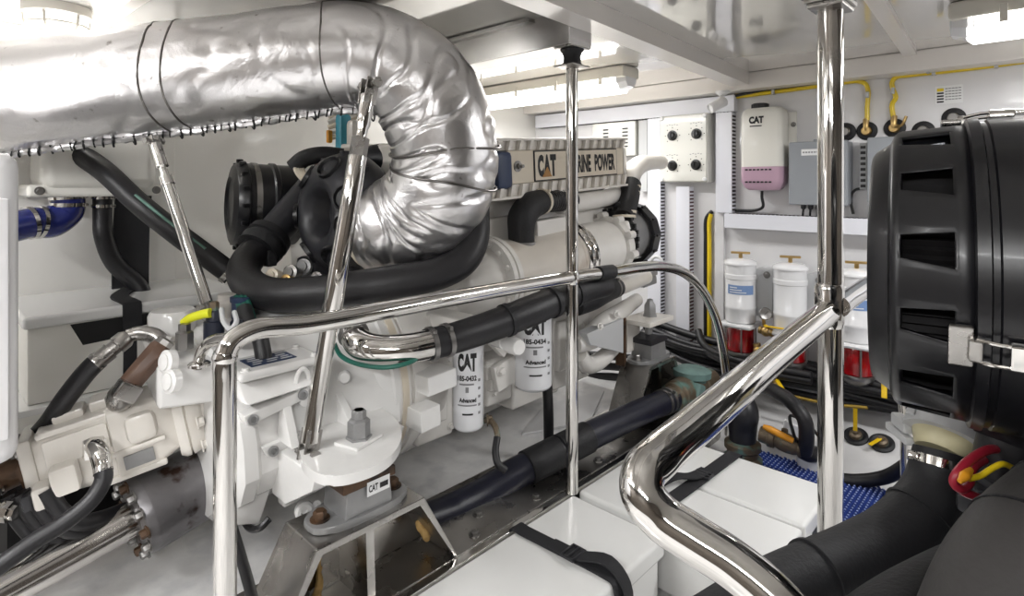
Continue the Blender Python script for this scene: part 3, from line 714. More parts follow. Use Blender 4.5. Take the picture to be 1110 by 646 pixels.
m = MB(); buckle(m, Vector((1.76, .83, zl + .008)), (1, 0, 0), (0, 1, 0)); m.build('buckle', 'plasticm', t)

# ================================================================== STAINLESS RAILS AND STANCHIONS
def T3(L): return [Vector(p) for p in L]
t = thing('guard_rail', (.62, 1.08, 0), 'polished stainless guard rail along the engine, ending in a looped bend', 'guard rail')
r = .0195; YR = 1.08
e0 = oY(244, 388, YR); e1 = oY(247, 366, YR)
post = MB().cyl((e0.x, YR, 0), (e0.x, YR, zc(-.30)), r); post.build('end_post', 'chrome', t)
pts = [Vector((e0.x, YR, zc(-.35))), Vector((e0.x, YR, zc(-.315))), Vector((e0.x + .012, YR, zc(-.287))), Vector((e0.x + .05, YR, zc(-.272))), oY(330, 352, YR), oY(480, 325, YR), oY(617, 301, YR), oY(660, 295, YR), oY(700, 289, YR), oY(720, 289, YR), oY(742, 296, YR), oY(760, 313, YR), oY(774, 340, YR), oY(783, 375, YR), oY(789, 420, YR), oY(790, 455, YR)]
pts.append(Vector((pts[-1].x, YR, .0)))
MB().tube(pts, r, 24, 8).build('top_rail', 'chrome', t)
m = MB(); m.lathe((e0.x, YR, zc(-.32)), (0, 0, 1), [(0, r), (.008, r + .0022), (.012, r + .002), (.018, r)], 24); m.build('weld', 'chrome', t)
p, d = oY(655, 295.5, YR), (oY(700, 289, YR) - oY(617, 301, YR)).normalized()
MB().lathe(p - d * .035, d, [(0, r), (0, r + .004), (.08, r + .004), (.08, r)], 24).build('rubber_sleeve', 'rubberm', t)

t = thing('stanchion', (1.40, YR, zc(-.945)), 'thin polished stainless pole from ceiling beam to engine bearer', 'pole')
MB().cyl((1.40, YR, zc(-.945)), (1.40, YR, zc(.36)), .0185, n=32).build('pole', 'chrome', t)
m = MB(); m.lathe((1.40, YR, zc(.352)), (0, 0, 1), [(0, .03), (.006, .034), (.012, .028), (.03, .026), (.044, .03), (.05, .036), (.056, .036)], 24); m.build('rubber_mount', 'rubberm', t)
for z_ in (.409, .354): m = MB(); m.box((1.40, YR, zc(z_)), (.088, .073, .005), None, .001); m.build('mount_plate', 'steel', t)
m = MB(); m.lathe((1.40, YR, zc(-.31)), (0, 0, 1), [(0, .0185), (.01, .0225), (.03, .0225), (.042, .0185)], 24); m.build('weld', 'chrome', t)

YS2 = .383
t = thing('stanchion', (1.465, YS2, 0), 'thick polished stainless pole from ceiling to floor in front of the grey boxes', 'pole')
MB().cyl((1.465, YS2, .0), (1.465, YS2, zc(.41)), .027, n=36).build('pole', 'chrome', t)
m = MB(); m.box((1.465, YS2, zc(.413)), (.11, .085, .01), None, .002); m.box((1.465, YS2, zc(.402)), (.10, .075, .012), None, .004); m.build('top_plate', 'steel', t)
t = thing('hand_rail', (.9, .38, zc(-.5)), 'thick polished stainless hand rail sweeping down towards the viewer with a bend', 'hand rail')
a = oY(902, 332, YS2)
pts = [oY(912, 325, YS2), oY(880, 352, YS2), oY(835, 390, YS2 + .0), W(790, 430, .90), W(745, 468, .80), W(716, 493, .745), W(697, 514, .715), W(697, 536, .70), W(716, 560, .69), W(750, 583, .675), W(795, 612, .655), W(840, 650, .63), W(885, 705, .60), W(905, 765, .57)]
MB().tube(pts, .027, 36, 8).build('near_tube', 'chrome', t)
f0 = oY(905, 330, YS2 - .0); 
MB().tube([Vector((1.45, YS2 - .02, zc(-.28))), Vector((1.6, YS2 - .01, zc(-.282))), Vector((2.2, YS2, zc(-.29))), Vector((2.35, YS2, zc(-.33))), Vector((2.4, YS2, zc(-.42))), Vector((2.4, YS2, .06))], .024, 28, 6).build('far_tube', 'chrome', t)
m = MB(); p = Vector((1.455, YS2, zc(-.28))); m.lathe(p + Vector((0, 0, -.05)), (0, 0, 1), [(0, .027), (.012, .031), (.09, .031), (.1, .027)], 28); m.build('weld', 'chrome', t)

# ================================================================== PORT SIDE: tank, hoses, locker, cabinet
YT = 2.22
xa, xb = oY(30, 190, YT).x, oY(182, 190, YT).x
t = thing('header_tank', ((xa + xb) / 2, 2.36, zc(-.045)), 'white moulded tank high on the port wall behind the foil exhaust pipe', 'tank')
MB().box2((xa + .03, YT, zc(-.02)), (xb - .03, YP - .026, zc(.36)), .035, 4).build('body', 'tank', t)
MB().box2((xa, YT + .02, zc(-.045)), (xb, YP - .026, zc(-.005)), .012, 3).build('flange', 'tank', t)
for x in (xa + .03, xb - .03):
    MB().hexbolt((x, YT + .02, zc(-.025)), (0, -1, 0), .009, .008).build('bolt', 'steeld', t)
def stub(px, r, mt):
    p = oY(px, 210, 2.32); m = MB(); m.cyl(p + Vector((0, 0, .06)), p + Vector((0, 0, -.03)), r, n=20); m.build('outlet', mt, t); return p
pb = stub(73, .042, 'tank'); ph = stub(111, .025, 'tank'); ps = stub(151, .022, 'tank')
t = thing('silicone_elbow', pb, 'dark blue silicone elbow with steel clamps under the white tank', 'hose')
pts = [pb + Vector((0, 0, -.0)), pb + Vector((0, 0, -.05)), W(69, 232, 1.85), W(55, 241, 1.82), W(38, 241, 1.78), W(10, 247, 1.72)]
MB().tube(pts, [.047, .047, .049, .049, .047, .046], 24, 8).build('elbow', 'blue', t)
for k, (tt, rr) in enumerate(((.05, .047), (.16, .047), (.66, .048), (.76, .047))):
    p, d = along(pts, 8, tt); m = MB(); clampband(m, p, d, rr + .001, .012, .003); m.build('clamp', 'chrome', t)
t = thing('drain_hose', ph, 'black hose curving down from the tank behind the wide black band', 'hose')
pts = [ph + Vector((0, 0, .0)), ph + Vector((0, 0, -.08)), W(112, 255, 1.92), W(124, 285, 1.95), W(150, 310, 1.98), W(157, 325, 1.98)]
MB().tube(pts, .028, 16).build('hose', 'rubber', t)
for tt in (.03, .1):
    p, d = along(pts, 6, tt); m = MB(); clampband(m, p, d, .029, .01, .003); m.build('clamp', 'chrome', t)
m = MB(); clampband(m, ps + Vector((0, 0, -.01)), (0, 0, 1), .0225, .012, .004); m.build('hose_clamp', 'chrome', None, label='steel hose clamp on the right outlet under the white tank', cat='clamp')

YL = 2.07
zl0 = zc(-.37)
xl0, xl1 = oY(24, 345, YL - .02).x, oY(262, 320, YL).x
t = thing('battery_locker', ((xl0 + xl1) / 2, 2.27, 0), 'large cream locker with an overhanging lid along the port wall', 'locker')
MB().box2((xl0, YL - .02, zl0 - .035), (xl1, YP - .026, zl0), .01, 3).build('lid', 'lidwhite', t)
MB().box2((xl0 + .012, YL, zc(-.62)), (xl1 - .02, YP - .026, zl0 - .036), .006).build('body', 'tank', t)
MB().box2((xl0 - .02, YL - .03, zc(-.64)), (xl1 + .4, YP - .026, zc(-.621)), .003).build('ledge', 'lidwhite', t)
MB().box2((xl0 - .02, YL + .01, zc(-.78)), (xl1 + .4, YP - .026, zc(-.641)), .003).build('plinth', 'tank', t)
MB().box2((xl0 - .02, YL + .1, 0), (xl1 + .4, YP - .026, zc(-.781))).build('base', 'dark', t)
a, b = oY(76, 348, YL), oY(232, 345, YL)
m = MB(); m.prism([(a.x, YL - .001, zl0 - .04), (a.x + .03, YL - .001, zl0 - .105), (b.x, YL - .001, zl0 - .085), (b.x, YL - .001, zl0 - .037)], (0, .004, 0)); m.build('front_slot', 'black', t)
t = thing('webbing_strap', oY(140, 320, 2.1), 'wide black band from the tank with a narrow strap over the port locker lid', 'strap')
q = oY(138, 212, 2.36)
zz = zl0 + .003
a = oY(137, 325, 2.25); 
MB().strip([Vector((q.x + .02, 2.36, zc(-.03))), Vector((q.x + .01, 2.35, zc(-.16))), Vector((a.x + .03, 2.33, zc(-.30))), Vector((a.x + .03, 2.33, zz + .006))], (1, 0, 0), .108, .014).build('wide_band', 'strap', t)
c = oY(143, 340, YL - .02)
MB().strip([Vector((a.x + .03, 2.34, zz)), Vector((c.x, 2.2, zz)), Vector((c.x, YL + .0, zz)), Vector((c.x, YL - .022, zz - .003)), Vector((c.x, YL - .025, zz - .04)), Vector((c.x + .005, YL - .012, zz - .1)), Vector((c.x + .005, YL - .006, zc(-.63)))], (1, 0, 0), .05, .005).build('lid_strap', 'strap', t)
t = thing('long_hose', W(150, 230, 1.75), 'long black hose slanting down from behind the foil pipe to the engine', 'hose')
pts = [W(20, 118, 1.86), W(62, 152, 1.84), (W(110, 183, 1.8)), W(150, 220, 1.78), W(190, 252, 1.76), W(225, 278, 1.76), W(252, 298, 1.78)]
MB().tube(pts, .033, 16).build('hose', 'rubber', t)
m = MB(); P_, _ = spline(pts[3:6], 1, 8); m.tube([p + Vector((-.012, -.018, .025)) for p in P_], .005, 8, 1); m.build('green_stripe', mat('pale_green_print', rgb(84, 120, 108), .5), t)
p, d = along(pts, 6, .985); m = MB(); clampband(m, p, d, .034, .016, .003); m.build('clamp', 'chrome', t)
# white cabinet at the picture's edge, fixed to the aft bulkhead
t = thing('white_cabinet', (-.5, 1.7, zc(-.56)), 'rounded white cabinet at the very edge beside the pump', 'cabinet')
MB().box2((XA, 1.49, zc(-.555)), (oY(22, 300, 1.49).x, 1.95, zc(.06)), .03, 4).build('body', 'wall', t)
MB().box2((XA + .1, 1.478, zc(-.50)), (oY(10, 300, 1.478).x, 1.489, zc(-.03)), .004).build('door', 'wall', t)

# ================================================================== FOIL EXHAUST PIPE
Rp = .155
pp = [(-120, 122, 1.60), (-40, 113, 1.61), (60, 100, 1.62), (160, 88, 1.635), (260, 76, 1.65), (330, 66, 1.66), (385, 62, 1.67), (425, 72, 1.68), (456, 96, 1.69), (475, 130, 1.70), (483, 165, 1.71), (479, 198, 1.72), (466, 222, 1.74), (446, 238, 1.76), (424, 246, 1.77), (404, 247, 1.79)]
P_ = WS(pp)
rad = [Rp] * 7 + [Rp * 1.0, Rp * 1.02, Rp * 1.03, Rp * 1.01, Rp * 1.02, Rp * 1.03, Rp * 1.02, Rp * .97, Rp * .86]
t = thing('exhaust_pipe', P_[3], 'big silver foil-lagged exhaust pipe with an elbow down to the turbocharger', 'exhaust pipe')
def wob(q, f, a):
    n1 = noise.noise(q * 7) * .6 + noise.noise(q * 17 + Vector((3, 1, 7))) * .25
    k = .5 if f < .42 else 1.0
    fold = abs(noise.noise(Vector((f * 20 + .6 * math.sin(a), a * .9, 2.0))))
    inner = max(0, noise.noise(Vector((f * 9, math.cos(a) * 1.3, math.sin(a) * 1.3)))) 
    crease = -.013 * max(0, 1 - fold * 6) * (.25 if f < .42 else .4 + 1.2 * inner)
    return n1 * .007 * k + crease
MB().tube(P_, rad, 128, 20, wob=wob).build('lagging', 'foil', t, 80)
def seam(tt, dr=.004, w=.01, tilt=0.0, name='seam_band', mt='foil'):
    p, d = along(P_, 14, tt)
    # radius at this place
    PP, rr = spline(P_, rad, 14); i = min(range(len(PP)), key=lambda j: (PP[j] - p).length)
    x, y, z = frame(d); m = MB()
    ring = []
    for k in range(48):
        a = 2 * math.pi * k / 48; q = p + (x * math.cos(a) + y * math.sin(a)) * (rr[i] + .0)
        q += (x * math.cos(a) + y * math.sin(a)) * (wob(q, i / (len(PP) - 1), a) + dr) + d * (.006 * math.sin(3 * a) + tilt * math.sin(a)); ring.append(q)
    m.tube(ring, w / 2, 8, 1, closed=True); return m.build(name, mt, t)
def tt_near(p):
    return min((k / 400 for k in range(401)), key=lambda f: (along(P_, 14, f)[0] - p).length)
M['seamdark'] = mat('dark_seam_wire', (.2, .19, .18), .35, 1.0)
for tt in (tt_near(W(183, 85, 1.64)), tt_near(W(205, 83, 1.64))): seam(tt, .0, .006, .01, 'seam_wire', 'seamdark')
seam(.08, .0, .006, .0, 'seam_wire', 'seamdark')
for q in (W(483, 162, 1.71), W(480, 190, 1.72)): seam(tt_near(q), .005, .007, 0, 'seam_wire', 'seamdark')
seam(tt_near(W(362, 64, 1.665)), .0, .005, 0, 'seam_wire', 'seamdark')
# laced lower edge: a folded hem with a row of lacing hooks
m = MB(); hooks = MB(); PP, rr = spline(P_, rad, 14)
N0 = int(len(PP) * .03); N1 = int(len(PP) * .50); hem = []
for i in range(N0, N1, 2):
    T_ = (PP[i + 1] - PP[i]).normalized(); dn = Vector((.1, -.25, -1)); dn = (dn - T_ * dn.dot(T_)).normalized()
    hem.append(PP[i] + dn * (Rp + .004))
m.tube(hem, .010, 8, 3, wob=lambda q, f, a: noise.noise(q * 60) * .006); m.build('laced_hem', 'foil', t)
L_, _ = spline(hem, 1, 4); acc = 0; nxt = .02
for a_, b_ in zip(L_, L_[1:]):
    acc += (b_ - a_).length
    if acc > nxt:
        acc = 0; nxt = random.uniform(.011, .026); d = (b_ - a_).normalized(); e = random.uniform(.7, 1.3); o_ = random.uniform(-.006, .006)
        hooks.tube([a_ + Vector((0, -.012, .012)), a_ + Vector((o_, -.013, -.004)), a_ + d * .006 + Vector((o_, .002, -.013 * e)), a_ + d * .004 + Vector((0, .014, .002))], .0026 * e, 6, 3)
hooks.build('lacing', 'black', t, kind='stuff')
m = MB(); d = (P_[-1] - P_[-2]).normalized(); m.lathe(P_[-1] - d * .03, d, [(0, Rp * .74), (.02, Rp * .78), (.05, Rp * .78), (.06, Rp * .7)], 36); m.build('end_flange', 'tan', t)
# two turnbuckle struts holding the pipe
def strut(a, b, r, label, big):
    a, b = Vector(a), Vector(b); d = (b - a).normalized(); L = (b - a).length; x, y, z = frame(d)
    t = thing('brace_strut', b, label, 'strut')
    if big:
        MB().lathe(a, d, [(.05, r * .7), (.05, r * .78), (.13, r * .78), (.14, r * .62), (.17, r * .62)], 24).build('upper_end', 'chrome', t)
        MB().lathe(a, d, [(.165, r * .95), (.18, r * .95), (.215, r * .95), (.22, r * .75)], 6).build('lock_nut', 'steel', t)
        MB().lathe(a, d, [(.215, r), (L * .66, r), (L * .665, r * .86), (L - .035, r * .86), (L - .028, r * .6)], 28).build('tube', 'chrome', t)
    else:
        MB().lathe(a, d, [(.03, r * .55), (.03, r * 1.0), (.1, r * 1.0), (.105, r * .7), (.13, r * .7), (.13, r * 1.1), (.155, r * 1.1), (.16, r * .8)], 16).build('upper_end', 'chrome', t)
        MB().lathe(a, d, [(.16, r), (L - .02, r), (L - .015, r * .7)], 24).build('tube', 'chrome', t)
    def clevis(p, s):
        m = MB(); rm = Matrix((x, y, z)).transposed()
        for k in (-1, 1): m.box(p + x * k * r * .6 + d * s * .02, (r * .3, r * 1.5, .07), rm, .002)
        m.cyl(p - x * r * 1.4, p + x * r * 1.4, r * .35, n=12); m.cyl(p - x * r * 1.7, p - x * r * 1.2, r * .6, n=6); m.cyl(p + x * r * 1.1, p + x * r * 1.6, r * .6, n=6)
        m.build('clevis', 'steel', t)
    clevis(a + d * .02, 1); clevis(b - d * .01, -1)
    return t
strut(W(402, 84, 1.50), W(333, 497, 1.30), .0235, 'thick chrome brace strut from gearbox bracket up to the foil pipe elbow', True)
strut(W(165, 146, 1.60), W(226, 336, 1.50), .016, 'thin chrome brace strut under the straight part of the foil pipe', False)

# ================================================================== MARINE ENGINE
TILT = R(3.4)
RE = Matrix.Rotation(-TILT, 3, 'Y'); EX, EZ = RE @ Vector((1, 0, 0)), RE @ Vector((0, 0, 1)); EY = Vector((0, 1, 0))
eng = thing('marine_engine', (1.6, 1.7, .42), 'large white marine diesel engine with a long tan nameplate cover', 'engine')
O = Vector((1.72, 1.42, zc(.068)))
def E(x, y, h): return O + EX * x + EY * y + EZ * h
def ebox(m, x0, x1, y0, y1, h0, h1, bevel=.004, taper=(1, 1)):
    return m.box(E((x0 + x1) / 2, (y0 + y1) / 2, (h0 + h1) / 2), (x1 - x0, y1 - y0, h1 - h0), RE, bevel, 2, taper)
m = MB(); ebox(m, -.62, .50, .02, .34, -.105, .10, .015); m.build('cover_body', 'creamcast', eng)
m = MB(); ebox(m, -.62, .49, -.004, .02, -.06, .06, .004); m.build('cover_face', 'tan', eng)
for nm, h0, h1 in (('upper_flange', .06, .104), ('lower_flange', -.112, -.06)):
    m = MB(); ebox(m, -.62, .50, -.0, .03, h0, h1, .004)
    hm = (h0 + h1) / 2; k = -.6
    while k < .48:
        m.prism([E(k, -.001, h0), E(k + .012, -.001, h0), E(k + .036, -.001, h1), E(k + .014, -.001, h1)], -EY * .018, .003)
        k += .056
    ebox(m, -.62, .50, -.02, .0, h1 - .01 if h0 > 0 else h0, h1 if h0 > 0 else h0 + .01, .003)
    m.build(nm, 'creamcast', eng)
    k = -.575
    while k < .48:
        MB().hexbolt(E(k, -.001, hm - .006), -EY, .0085, .009).build('flange_bolt', 'creamcast', eng); k += .056
m = MB(); m.loft([[E(.50 + dx, .17 + (y - .17) * s, h * s) for y, h in ((.0, -.06), (.0, .06), (.05, .10), (.29, .10), (.34, .06), (.34, -.06), (.29, -.105), (.05, -.105))] for dx, s in ((0, 1), (.03, .97), (.055, .85), (.065, .7))]); m.build('cover_end', 'creamcast', eng, 50)
# nameplate
sg = MB(); ebox(sg, -.118, .432, -.0085, -.004, -.058, .058, .002); sign = sg.build('nameplate', 'ink', eng)
m = MB(); ebox(m, -.113, .427, -.0095, -.0084, -.053, .053, 0); m.build('plate_field', 'tan', sign)
fn = plane_fn(E(0, -.0098, 0), EX, EZ, .0008)
m = MB(); text_into(m, 'C', fn, -.1, -.042, .034, .084, .07); text_into(m, 'A', fn, -.067, -.042, .042, .084, .06); text_into(m, 'T', fn, -.028, -.042, .036, .084, .07)
m.build('logo_lettering', 'ink', sign)
m = MB(); text_into(m, 'MARINE', fn, .085, -.036, .15, .072, .045); text_into(m, 'POWER', fn, .262, -.036, .15, .072, .045)
m.build('name_lettering', 'ink', sign)
m = MB(); poly_into(m, [(-.078, -.043), (-.020, -.043), (-.047, -.004)], plane_fn(E(0, -.0098, 0), EX, EZ, .0016)); m.build('triangle_mark', mat('brown_mark', rgb(166, 120, 62), .5), sign)
m = MB(); p = E(-.205, -.004, .003); m.lathe(p, -EY, [(0, .016), (.004, .016), (.006, .011), (.016, .011)], 6); m.lathe(p, -EY, [(.0, .02), (.003, .02)], 18); m.cyl(p, p - EY * .03, .006, n=10); m.build('plug', 'steeld', eng)
m = MB(); ebox(m, -.33, -.25, -.03, .06, -.075, .06, .02); m.build('end_block', 'navy', eng)
# silver-white outlet elbow at the forward end
yE = 1.45
MB().tube([oY(683, 214, yE), oY(683, 200, yE), oY(685, 188, yE), oY(693, 179, yE), oY(704, 176.5, yE), oY(716, 176, yE)], [.04, .043, .046, .044, .036, .033], 24, 8).build('outlet_elbow', 'creamcast', eng)
p = oY(716, 176, yE); MB().lathe(p - EX * .004, EX, [(0, .034), (.012, .036), (.014, .026), (.002, .026)], 24).build('outlet_rim', 'creamcast', eng)
MB().tube([oY(684, 200, 1.44), oY(681, 218, 1.40), oY(676, 236, 1.37)], [.047, .046, .043], 24, 8).build('coupling_hose', 'rubberm', eng)
for y_, yy in ((203, 1.48), (209, 1.475), (230, 1.445), (235, 1.44)):
    m = MB(); q = oY(683.5 - (y_ - 200) * .2, y_, 1.44 - (y_ - 200) * .0019); clampband(m, q, (.12, .1, 1), .048, .011, .003); m.build('hose_clamp', 'tan', eng)
# pale pipe under the cover
MB().tube([oY(606, 222, 1.43), oY(640, 217, 1.43), oY(662, 213, 1.45), oY(672, 208, 1.52)], .038, 24, 6).build('coolant_pipe', 'engine', eng)
# black elbow hose
el = [oY(566, 268, 1.40), oY(565, 250, 1.40), oY(566, 236, 1.40), oY(574, 224, 1.40), oY(587, 218.5, 1.40), oY(600, 218, 1.41), oY(618, 217, 1.43)]
MB().tube(el[:5], [.046, .048, .052, .052, .046], 24, 8).build('elbow_hose', 'rubberm', eng)
m = MB(); d = (el[6] - el[4]).normalized(); L = (el[6] - el[4]).length; pr = []; k = 0
while k < L: pr += [(k, .036), (k + .004, .042), (k + .01, .042), (k + .014, .036)]; k += .016
m.lathe(el[4], d, pr, 24); m.build('ribbed_hose', 'plastic', eng)
m = MB(); clampband(m, el[0] + Vector((0, 0, .012)), (0, 0, 1), .047, .016, .003); m.build('hose_clamp', 'steeld', eng)
m = MB(); clampband(m, el[4], d, .046, .012, .003); m.build('hose_clamp', 'tan', eng)
# heat exchanger
A = Vector((1.25, 1.42, zc(-.338))); B = Vector((2.34, 1.42, zc(-.254))); HX = (B - A).normalized()
def hx(x): return A + HX * (x - 1.25)
MB().lathe(hx(1.21), HX, [(0, 0), (0, .07), (.008, .088), (.03, .1), (.14, .104), (.155, .112)], 48).build('exchanger_cap', 'engine', eng)
m = MB(); m.lathe(hx(1.36), HX, [(0, .112), (0, .142), (.018, .142), (.02, .132), (.026, .132), (.026, .142), (.044, .142), (.046, .117)], 48); m.build('exchanger_flange', 'engine', eng)
x_, y_, z_ = frame(HX)
for k in range(14):
    a = 2 * math.pi * k / 14; q = hx(1.36) + (x_ * math.cos(a) + y_ * math.sin(a)) * .124
    MB().hexbolt(q, -HX, .0095, .01).build('flange_bolt', 'engine', eng)
MB().lathe(hx(1.405), HX, [(0, .117), (.37, .117), (.375, .122), (.39, .122)], 48).build('exchanger_shell', 'engine2', eng)
m = MB()
for k in (0, .034): m.lathe(hx(1.792 + k), HX, [(0, .118), (.002, .13), (.008, .136), (.02, .136), (.026, .13), (.028, .118)], 48)
m.build('vee_band', 'chrome', eng)
MB().lathe(hx(1.85), HX, [(0, .112), (.02, .118), (.22, .112), (.23, .116), (.25, .116)], 48).build('forward_shell', 'engine', eng)
m = MB(); m.lathe(hx(2.07), HX, [(0, .112), (0, .128), (.02, .13), (.045, .126), (.05, .1)], 48)
for k in range(10):
    a = 2 * math.pi * k / 10 + .2; q = hx(2.07) + (x_ * math.cos(a) + y_ * math.sin(a)) * .132; m.lathe(q, HX, [(0, .017), (.04, .017), (.046, .012)], 12)
m.build('lobed_flange', 'engine', eng)
for q, rr in ((oY(566, 270, 1.40), .05), (oY(676, 240, 1.37), .043)):
    m = MB(); m.lathe(q + Vector((0, 0, -.03)), (0, 0, 1), [(0, rr * 1.15), (.02, rr * 1.05), (.03, rr), (.035, rr * .9)], 28); m.build('hose_neck', 'engine', eng)
# forward drive: grey drum in a dark toothed guard
D0 = hx(2.13) + Vector((0, .0, .03))
m = MB(); m.lathe(D0, HX, [(0, .07), (0, .118), (.02, .12), (.022, .108), (.06, .108)], 40)
for k in range(26):
    a = 2 * math.pi * k / 26; q = D0 + (x_ * math.cos(a) + y_ * math.sin(a)) * .12; m.box(q + HX * .012, (.014, .014, .02), None, .002)
m.build('toothed_ring', 'plastic', eng)
MB().lathe(D0 + HX * .03, HX, [(0, .112), (.07, .117), (.09, .11), (.12, .114), (.15, .118), (.155, .1)], 40).build('drum', 'castgrey', eng)
m = MB()
for k in range(12):
    a0 = R(k * 30); 
    for j in (0,):
        q0 = D0 + HX * .15 + (x_ * math.cos(a0) + y_ * math.sin(a0)) * .132; q1 = D0 + HX * .15 + (x_ * math.cos(a0 + R(31)) + y_ * math.sin(a0 + R(31))) * .132
        dd = (q1 - q0).normalized(); nn = HX.cross(dd); m.box((q0 + q1) / 2, ((q1 - q0).length, .018, .055), Matrix((dd, nn, HX)).transposed(), .003)
        m.box(q0 + HX * .0, (.012, .03, .03), Matrix((dd, nn, HX)).transposed(), .003)
m.build('guard_ring', 'plastic', eng)
m = MB(); q = D0 + Vector((.06, -.02, .12)); m.box(q, (.09, .06, .05), RE, .012); m.cyl(q + Vector((-.05, 0, .02)), q + Vector((.07, 0, .028)), .016, n=12); m.build('idler', 'plasticm', eng)
MB().tube([oY(712, 285, 1.42) + Vector((0, math.sin(k * math.pi / 5) * .03, math.cos(k * math.pi / 5) * .03)) for k in range(10)], .008, 8, 3, closed=True).build('lifting_eye', 'label', eng)
m = MB(); q = oY(690, 300, 1.46); m.box(q, (.3, .06, .03), RE, .006); m.box(q + Vector((.08, -.01, -.03)), (.12, .04, .04), RE, .006); m.build('lower_bracket', 'castgrey', eng)
# block, heads, sump
def blk(name, x0, x1, y0, y1, z0, z1, mt='engine', bev=.012):
    c = Vector(((x0 + x1) / 2, (y0 + y1) / 2, zc((z0 + z1) / 2) + ((x0 + x1) / 2 - 1.6) * math.tan(TILT)))
    MB().box(c, (x1 - x0, y1 - y0, z1 - z0), RE, bev).build(name, mt, eng)
blk('block', 1.0, 2.28, 1.47, 2.1, -.66, -.12)
blk('head', 1.15, 2.2, 1.50, 1.82, -.14, -.02)
blk('far_bank', 1.05, 2.2, 1.85, 2.15, -.14, .12, 'creamcast', .03)
blk('sump', 1.1, 2.1, 1.72, 2.0, -.97, -.66, 'engine', .03)
def sidebox(x0, x1, Y, th, y0, y1, mt='engine', bev=.012, name='side_cover'):
    a, b = oY(x0, y0, Y), oY(x1, y1, Y); m = MB(); m.box2((a.x, Y, min(a.z, b.z)), (b.x, Y + th, max(a.z, b.z)), bev, 3); return m.build(name, mt, eng)
sidebox(452, 492, 1.40, .2, 385, 470); sidebox(470, 486, 1.385, .05, 400, 455, 'engine', .008, 'cast_rib')
sidebox(494, 527, 1.43, .2, 360, 452); sidebox(528, 556, 1.385, .2, 392, 432); sidebox(556, 606, 1.45, .2, 345, 425)
sidebox(600, 640, 1.42, .2, 345, 408); sidebox(606, 618, 1.40, .05, 350, 400, 'engine', .008, 'cast_rib')
sidebox(528, 545, 1.375, .05, 398, 408, 'engine', .006, 'cast_rib'); sidebox(532, 548, 1.37, .05, 412, 420, 'engine', .006, 'cast_rib')
blk('pan_rail', 1.0, 2.2, 1.47, 1.7, -.715, -.665, 'engine', .006)
blk('oil_gallery', 1.08, 2.1, 1.39, 1.45, -.44, -.37, 'engine', .02)
blk('gusset', 1.60, 1.78, 1.39, 1.44, -.34, -.14, 'engine', .01)
for x_p, y_p, Y_p in ((460, 396, 1.40), (460, 462, 1.40), (488, 462, 1.40), (560, 352, 1.45), (600, 352, 1.45), (560, 418, 1.45), (602, 416, 1.45), (632, 352, 1.42), (632, 400, 1.42), (536, 426, 1.385)):
    MB().hexbolt(oY(x_p, y_p, Y_p), (0, -1, 0), .0085, .009).build('cover_bolt', 'engine', eng)
# casting details between the filters
def boss(px, py, Y, r, L, mt='engine', n=20):
    p = oY(px, py, Y); m = MB(); m.lathe(p, (0, -1, 0), [(0, r * 1.25), (L * .3, r * 1.2), (L * .4, r), (L, r), (L * 1.05, r * .85)], n); m.build('boss', mt, eng)
boss(480, 398, 1.38, .022, .03); boss(543, 402, 1.38, .024, .03); boss(548, 364, 1.38, .02, .04); boss(536, 352, 1.4, .026, .03)
m = MB(); m.prism([oY(530, 398, 1.37), oY(560, 378, 1.37), oY(562, 408, 1.37), oY(535, 424, 1.37)], (0, -.025, 0), .006); m.build('cast_arm', 'engine', eng)
m = MB(); m.prism([oY(527, 372, 1.37), oY(548, 352, 1.37), oY(560, 352, 1.37), oY(540, 386, 1.37)], (0, -.03, 0), .006); m.build('cast_arm', 'engine', eng)
MB().hexbolt(oY(543, 402, 1.345), (0, -1, 0), .014, .012).build('cast_bolt', 'engine', eng)
m = MB(); a, b = W(530, 366, 1.78), W(561, 376, 1.66); d = b - a; L = d.length
m.lathe(a, d, [(0, .02), (L * .55, .02), (L * .56, .015), (L * .68, .015), (L * .7, .024), (L, .025), (L * 1.06, .021), (L * 1.07, .0)], 24); m.build('capped_stub', 'gearwhite', eng)
# lower pipe elbow near the front mount
MB().tube([oY(622, 372, 1.33), oY(640, 366, 1.32), oY(655, 350, 1.32), oY(672, 338, 1.34), oY(690, 325, 1.38)], [.04, .044, .04, .034, .03], 20, 8).build('water_pipe', 'engine', eng)
MB().tube([oY(628, 385, 1.33), oY(636, 395, 1.33), oY(648, 392, 1.33), oY(662, 380, 1.33), oY(680, 360, 1.36)], [.03, .034, .034, .03, .026], 20, 8).build('water_pipe', 'engine', eng)
for (px, py) in ((650, 354), (668, 341)):
    MB().hexbolt(oY(px, py, 1.275), (0, -1, .3), .01, .012).build('flange_bolt', 'engine', eng)
MB().tube([oY(622, 330, 1.30), oY(640, 322, 1.30), oY(655, 314, 1.32), oY(668, 312, 1.35)], [.045, .052, .052, .04], 20, 8).build('black_connector', 'rubberm', eng)
m = MB(); clampband(m, oY(663, 312, 1.335), (1, .2, .15), .043, .012, .003); m.build('hose_clamp', 'steeld', eng)
MB().tube([oY(668, 312, 1.35), oY(685, 306, 1.39), oY(700, 300, 1.42)], [.036, .034, .034], 18, 6).build('inlet_pipe', 'creamcast', eng)
# flat engine foot plate beside the front mount
m = MB(); m.prism([oY(636, 362, 1.27), oY(676, 345, 1.27), oY(676, 383, 1.27), oY(640, 374, 1.27)], (0, .05, 0), .003); m.build('side_plate', 'greyplate', eng)
